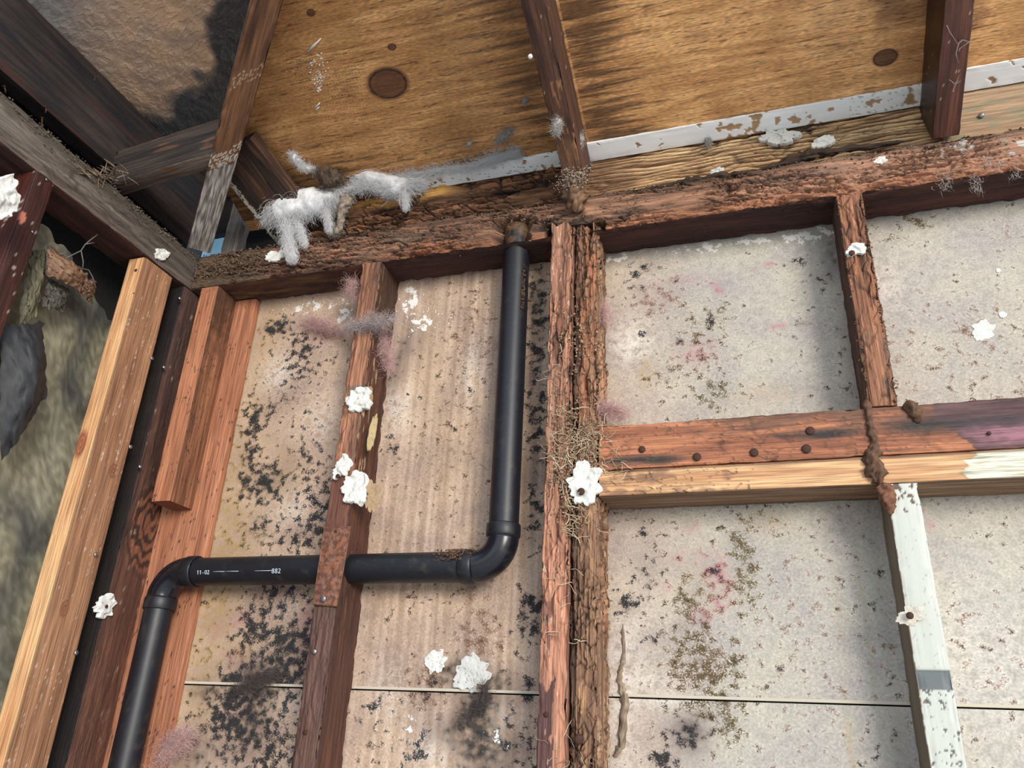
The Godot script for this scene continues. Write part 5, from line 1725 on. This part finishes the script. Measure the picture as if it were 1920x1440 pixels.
		strands("fibres", t, fluff([c - up, c, c + up], [e[3] * 0.7, e[3] * 1.1, e[3] * 0.7], 800, e[4] * 0.9, 0.9, 0.05), 0.00017, M.fibre, Color(0.84, 0.83, 0.82), Color(0.6, 0.57, 0.54))
	# pink and grey fluff on the studs and the board
	var p0 := Color(0.95, 0.80, 0.78)
	var p1 := Color(0.76, 0.62, 0.60)
	for e in [
		[[[575, 605, 0.006], [605, 610, 0.014], [640, 622, 0.012]], [0.012, 0.016, 0.010], 1000, "pink fluff clump on the mouldy board left of the cracked stud"],
		[[[648, 617, 0.03], [672, 612, ZF + 0.006], [700, 604, ZF + 0.014], [732, 600, ZF + 0.006]], [0.004, 0.008, 0.013, 0.003], 1100, "pale grey wisp of fluff wrapped round the cracked stud"],
		[[[715, 620, 0.06], [722, 655, 0.06], [728, 690, 0.05]], [0.008, 0.010, 0.005], 600, "pinkish fluff on the right side of the cracked stud"],
		[[[660, 535, ZF - 0.02], [658, 550, ZF - 0.02]], [0.010, 0.008], 350, "small mauve fluff at the top of the cracked stud"],
		[[[1130, 575, 0.05], [1134, 600, 0.05]], [0.010, 0.008], 350, "pink fluff on the right edge of the double stud"],
		[[[1125, 765, 0.07], [1145, 768, 0.06], [1165, 775, 0.05]], [0.010, 0.011, 0.005], 600, "dusky pink fluff where the ledger meets the double stud"],
		[[[520, 1262, 0.006], [490, 1275, 0.012], [450, 1290, 0.008]], [0.014, 0.014, 0.008], 900, "dark grey fluff over the board joint at the lower left"],
		[[[320, 1395, 0.03], [345, 1385, 0.03], [300, 1425, 0.03]], [0.016, 0.018, 0.010], 900, "mauve-grey fluff beside the lower pipe"],
		[[[870, 1345, 0.004], [905, 1320, 0.006], [910, 1290, 0.004]], [0.010, 0.008, 0.006], 500, "brown-grey fluff below the plaster smears on the board"],
	]:
		var s2: Array = pts.call(e[0], 0.0)
		var pale: bool = e[2] == 1100
		var dk: bool = e[3].begins_with("dark") or e[3].begins_with("brown")
		t = thing("fluff", e[3], "fluff", s2[0])
		var a := Color(0.88, 0.83, 0.82) if pale else (Color(0.50, 0.45, 0.44) if dk else p0)
		var b := Color(0.66, 0.60, 0.59) if pale else (Color(0.28, 0.25, 0.24) if dk else p1)
		strands("fibres", t, fluff(s2, e[1].map(func(v): return v * 1.45), int(e[2] * 1.1), 0.042, 1.6, 0.03, 1.0), 0.00017, M.fibre, a, b)


# ---------------------------------------------------------------- roots, splinters, flaps, wires

func small_things() -> void:
	# straw-coloured roots at the ledger's end
	var t := thing("root_mat", "mat of pale straw-like roots where ledger and double stud meet", "roots")
	var paths := []
	for e in [[1060, 790, 16], [1050, 850, 34], [1110, 815, 34], [1125, 850, 22], [1045, 700, 10], [1070, 935, 26], [1080, 985, 22], [1150, 880, 14], [1060, 1090, 10], [1055, 1180, 6], [1056, 1395, 8], [1120, 770, 8]]:
		for i in e[2]:
			var p := at_z(e[0] + rng.randfn() * 16.0, e[1] + rng.randfn() * 18.0, ZF + 0.003)
			var d := Vector3(rng.randfn(), rng.randfn() - 0.3, rng.randfn() * 0.15).normalized()
			var path := PackedVector3Array()
			for k in 6:
				path.append(p)
				p += d * rng.randf_range(0.003, 0.007)
				d = (d + Vector3(rng.randfn() * 0.4, rng.randfn() * 0.4 - 0.05, rng.randfn() * 0.25)).normalized()
				p.z = maxf(p.z, ZF + 0.001)
			paths.append(path)
	strands("roots", t, paths, 0.00055, M.plain, Color(0.92, 0.86, 0.73), Color(0.62, 0.52, 0.40))
	var places := []
	for i in 1500:
		places.append(at_z(clampf(1072 + rng.randfn() * 30, 1026 + rng.randf() * 10, 1124 - rng.randf() * 10), 850 + rng.randfn() * 50, ZF - 0.001))
	for i in 200:
		places.append(at_z(clampf(1080 + rng.randfn() * 22, 1034, 1124), 640 + rng.randfn() * 30, ZF - 0.001))
	crumbs(t, places, 0.0034, Color(0.46, 0.36, 0.28), Color(0.70, 0.60, 0.49))
	# clay tubes left by insects where the short studs meet the ledger
	t = thing("mud_tube", "brown mud tube running down across both ledger boards", "mud tube")
	var C0 := Color(0.44, 0.33, 0.25)
	var C1 := Color(0.30, 0.215, 0.16)
	lump("tube", t, [[1624, 745], [1630, 790], [1640, 830], [1636, 860], [1648, 910]].map(func(q): return at_z(q[0], q[1], ZF)), [0.006, 0.006, 0.006, 0.012, 0.013], M.dirt, C0, C1, 0.5, 90.0)
	t = thing("mud_tube", "reddish mud crust on the top left of the white painted stud", "mud tube")
	lump("tube", t, [[1655, 905], [1664, 935], [1670, 965]].map(func(q): return at_z(q[0], q[1], ZF)), [0.012, 0.010, 0.005], M.dirt, Color(0.52, 0.36, 0.27), Color(0.36, 0.24, 0.18), 0.5, 80.0)
	t = thing("mud_tube", "flaking mud at the ledger's top edge right of the short stud", "mud tube")
	lump("tube", t, [[1700, 750], [1712, 770], [1722, 786]].map(func(q): return at_z(q[0], q[1], ZF)), [0.008, 0.010, 0.006], M.dirt, C0, C1, 0.5, 80.0)
	t = thing("mud_tube", "dark gritty mud line under the ridged frieze block", "mud tube")
	lump("tube", t, [[1215, 352], [1280, 340], [1350, 328], [1420, 318], [1500, 292], [1560, 280], [1700, 262]].map(func(q): return at_z(q[0], q[1] + 3, ZF - 0.004)), [0.003, 0.006, 0.007, 0.003, 0.009, 0.006, 0.004], M.dirt, Color(0.30, 0.225, 0.17), Color(0.16, 0.12, 0.095), 0.8, 110.0)
	t = thing("mud_tube", "grey sandy mud trail on the board right of the double stud's foot", "mud tube")
	lump("tube", t, [[1168, 1170], [1170, 1230], [1160, 1270], [1172, 1310], [1166, 1400], [1150, 1420]].map(func(q): return at_z(q[0], q[1], 0.0)), [0.003, 0.003, 0.004, 0.006, 0.006, 0.004], M.dirt, Color(0.62, 0.56, 0.48), Color(0.42, 0.35, 0.28), 0.6, 110.0)
	# splinters on the cracked stud's edge
	t = thing("splinter", "pale torn splinter on the right edge of the cracked stud, upper one", "splinter")
	flake("shard", t, at_z(693, 745, ZF - 0.004), Vector3(0.003, 0, -0.006), Vector3(-0.001, 0.022, 0), 0.003, 44.0, Color(0.60, 0.50, 0.36), Color(0.40, 0.31, 0.22), M.plain, 0.25)
	t = thing("splinter", "pale torn splinter on the right edge of the cracked stud, lower one", "splinter")
	flake("shard", t, at_z(698, 812, ZF - 0.004), Vector3(0.004, 0, -0.006), Vector3(0.002, 0.034, 0), 0.003, 45.0, Color(0.70, 0.62, 0.46), Color(0.48, 0.38, 0.27), M.plain, 0.25)
	# splintered veneer on the plywood
	for e in [[765, 292, 0.020, "longest pale splinter of torn veneer on the plywood, left of the others"], [812, 284, 0.016, "middle pale splinter of torn veneer on the plywood"], [868, 288, 0.020, "right pale splinter of torn veneer on the plywood"]]:
		t = thing("splinter", e[3], "splinter")
		flake("shard", t, at_roof(e[0], e[1], 0.001), Vector3(e[2], 0.001, 0), Vector3(0.0, SLOPE, 1).normalized() * -0.005, 0.002, e[0] * 0.1, Color(0.78, 0.62, 0.40), Color(0.55, 0.40, 0.25), M.rotten, 0.5)
	# a streak of dried resin beads
	t = thing("resin_drips", "streak of glossy dried resin beads on the plywood near the top", "resin")
	var gloss := std(Color(0.90, 0.90, 0.88), 0.2)
	var nrm := Vector3(0, -1, SLOPE).normalized()
	var k := 0
	for i in 88:
		var f := rng.randf()
		var y := 98.0 + f * 74.0
		var half := 17.0 * sin(clampf(f * 1.15, 0.0, 1.0) * PI) + 4.0
		var x := 598.0 + rng.randf_range(-1, 1) * half
		var o := at_roof(x, y)
		var bead := put("bead", M.crumb if false else SphereMesh.new(), gloss, t)
		(bead.mesh as SphereMesh).radial_segments = 10
		(bead.mesh as SphereMesh).rings = 5
		var r := rng.randf_range(0.0006, 0.0016)
		bead.transform = Transform3D(Basis(Vector3(1.7, 0.2, 0), nrm, Vector3(0, SLOPE, 1).normalized()).scaled_local(Vector3(r, r * 0.6, r) * 2.0), o)
		k += 1
	sweep("ridge", t, [at_roof(577, 96, 0.002), at_roof(588, 86, 0.002), at_roof(602, 72, 0.001)], [0.0016, 0.0024, 0.0008], 10, gloss)
	for e in [[590, 202, 600, 193], [592, 206, 598, 201]]:
		sweep("ridge", t, [at_roof(e[0], e[1], 0.001), at_roof(e[2], e[3], 0.001)], [0.0016, 0.0012], 8, gloss)
	# torn paper flaps on the left wall
	var flap := func(called: String, label: String, cs: Array, c0: Color, c1: Color, curl: float, sd: float) -> void:
		var o := thing(called, label, "paper")
		var ps := cs.map(func(q): return at_x(q[0], q[1], q[2]))
		sheet("sheet", o, 24, 20, func(u, v):
				var p: Vector3 = (ps[0] as Vector3).lerp(ps[1], u).lerp((ps[3] as Vector3).lerp(ps[2], u), v)
				p.x += curl * sin(u * PI) * sin(v * PI * 0.9 + 0.2) + 0.004 * N.get_noise_2d(u * 5.0 + sd, v * 5.0)
				p.y += 0.006 * N.get_noise_2d(u * 6.0 + sd * 2.0, v * 6.0 + 4.0)
				p.z += 0.006 * N.get_noise_2d(u * 6.0 + sd * 3.0, v * 6.0 + 8.0)
				return p, func(u, v): return c0.lerp(c1, clampf(0.5 + N.get_noise_2d(u * 7.0 + sd, v * 7.0), 0.0, 1.0)), M.tar)
	flap.call("paper_flap", "brown cardboard-like flap curling off the tarred paper below the left plate", [[92, 462, -1.235], [165, 515, -1.235], [150, 545, -1.225], [86, 515, -1.23]], Color(0.55, 0.42, 0.32), Color(0.40, 0.29, 0.22), 0.02, 1.0)
	flap.call("paper_flap", "small orange-brown scrap at the right end of the curling flap", [[150, 515, -1.232], [180, 528, -1.235], [172, 570, -1.235], [143, 545, -1.23]], Color(0.50, 0.34, 0.22), Color(0.30, 0.25, 0.22), 0.01, 2.0)
	flap.call("paper_flap", "grey torn tab of tarred paper under the curling flap", [[88, 520, -1.25], [130, 545, -1.25], [120, 585, -1.24], [78, 575, -1.24]], Color(0.34, 0.33, 0.29), Color(0.23, 0.22, 0.20), 0.008, 3.0)
	flap.call("paper_flap", "long olive flap of tarred paper hanging beside the dark red-brown stud", [[58, 470, -1.25], [88, 470, -1.245], [70, 590, -1.23], [33, 616, -1.225]], Color(0.42, 0.40, 0.30), Color(0.29, 0.28, 0.22), 0.012, 4.0)
	flap.call("paper_flap", "large dark grey sheet bulging from the wall at the far left", [[0, 612, -1.225], [80, 605, -1.235], [88, 740, -1.22], [0, 870, -1.215]], Color(0.20, 0.205, 0.215), Color(0.14, 0.145, 0.155), 0.03, 5.0)
	# chicken wire ends
	t = thing("wire_end", "bent grey wire ends sticking out above the torn paper", "wire")
	for e in [[[124, 484], [136, 478], [152, 470], [160, 458], [172, 448], [183, 440]], [[152, 470], [156, 490], [155, 504], [166, 506], [174, 520], [180, 540]], [[112, 476], [127, 475]], [[160, 458], [176, 455]], [[92, 480], [84, 462], [97, 455], [110, 478]]]:
		var path: Array = e.map(func(q): return at_x(q[0], q[1], -1.228))
		var radii := []
		radii.resize(path.size())
		radii.fill(0.0011)
		sweep("wire", t, path, radii, 6, std(Color(0.42, 0.41, 0.39), 0.6))
	# bent nails and twigs on the left plate, a straw over the insulation
	for e in [[[10, 175], [8, 163], "short rusty nail sticking up from the left plate's far end"], [[76, 238], [79, 222], "bent rusty nail sticking up from the left plate"], [[85, 212], [86, 202], "thin bright nail above the bent rusty one"], [[176, 152], [178, 146], "pale nail tip in the dark beam"]]:
		var a := at_x(e[0][0], e[0][1], XL - 0.01)
		var b := at_x(e[1][0], e[1][1], XL - 0.01)
		t = thing("nail", e[2], "nail")
		sweep("shank", t, [a, a.lerp(b, 0.5) + Vector3(0.002, 0, 0), b], [0.0012, 0.0012, 0.0012], 8, M.rustnail)
		nail(t, b, b - a, 0.0032, M.rustnail, "head", 0.001)
	t = thing("straw", "thin curved straw springing up left of the large insulation tuft", "straw")
	strands("stem", t, [PackedVector3Array([[488, 398], [494, 380], [502, 358], [512, 342], [528, 334]].map(func(q): return at_z(q[0], q[1], 0.12)))], 0.0007, M.plain, Color(0.62, 0.50, 0.33), Color(0.62, 0.50, 0.33))
	for e in [[[[398, 395], [388, 430], [375, 470]], "longer dry straw lying along the hip rafter's grey foot"], [[[384, 440], [388, 474]], "shorter dry straw at the very bottom of the hip rafter's grey foot"]]:
		t = thing("straw", e[1], "straw")
		strands("stem", t, [PackedVector3Array(e[0].map(func(q): return at_z(q[0], q[1], 0.125)))], 0.0009, M.plain, Color(0.66, 0.54, 0.38), Color(0.58, 0.46, 0.32))
	t = thing("debris_pile", "small pile of dry splinters where the dark brace meets the left plate", "debris")
	var sticks := []
	for i in 46:
		var p := at_x(200 + rng.randfn() * 18.0, 330 + rng.randfn() * 8.0, XL + 0.004)
		var d := Vector3(rng.randfn() * 0.3, rng.randfn() * 0.4, rng.randfn()).normalized()
		sticks.append(PackedVector3Array([p, p + d * 0.012, p + d * 0.026 + Vector3(0, -0.002, 0)]))
	strands("sticks", t, sticks, 0.0016, M.plain, Color(0.60, 0.52, 0.42), Color(0.25, 0.20, 0.16))
	# cobwebs on the right-hand rafter and the plate
	t = thing("cobweb", "dusty white cobweb strands on the right-hand rafter", "cobweb")
	var web := []
	for e in [[[1775, 48], [1782, 62], [1797, 82]], [[1797, 82], [1806, 75], [1818, 78]], [[1818, 78], [1800, 90], [1792, 110]], [[1797, 82], [1793, 100], [1797, 118]], [[1780, 150], [1790, 158], [1802, 152]], [[1786, 172], [1790, 160], [1800, 140]]]:
		for i in 4:
			web.append(PackedVector3Array(e.map(func(q): return at_roof(q[0] + rng.randfn(), q[1] + rng.randfn(), 0.123))))
	strands("threads", t, web, 0.0003, M.fibre, Color(0.84, 0.78, 0.76), Color(0.7, 0.62, 0.6))
	t = thing("cobweb", "white cobweb scraps on the right end of the top plate", "cobweb")
	web = []
	for e in [[1850, 300], [1870, 305], [1775, 330], [1768, 345], [1828, 335], [1905, 320], [1830, 350], [1885, 262]]:
		for i in 22:
			var a := at_z(e[0] + rng.randfn() * 7.0, e[1] + rng.randfn() * 6.0, ZF + 0.004)
			web.append(PackedVector3Array([a, a + Vector3(rng.randfn() * 0.003, -0.005, 0.001), a + Vector3(rng.randfn() * 0.004, -0.010 + rng.randfn() * 0.004, 0)]))
	strands("threads", t, web, 0.0002, M.fibre, Color(0.86, 0.84, 0.82), Color(0.7, 0.66, 0.62))


func groups() -> void:
	var of := {"stud": "wall studs", "plaster_lump": "white plaster lumps", "paint_flake": "white flakes on the board", "insulation_tuft": "loose insulation tufts", "fluff": "pink and grey fluff",
		"frieze_block": "frieze blocks between the rafters", "rafter": "common rafters", "ledger": "ledger boards", "mud_tube": "insect mud tubes", "splinter": "torn splinters", "paper_flap": "torn paper flaps",
		"nail": "loose nails on the left plate", "top_plate": "top plates", "brace": "braces at the hip", "cobweb": "cobwebs", "straw": "dry straws"}
	for o in get_children():
		for key in of:
			if o.has_meta("category") and (str(o.name) == key or str(o.name).begins_with(key + "_0")):
				o.set_meta("group", of[key])
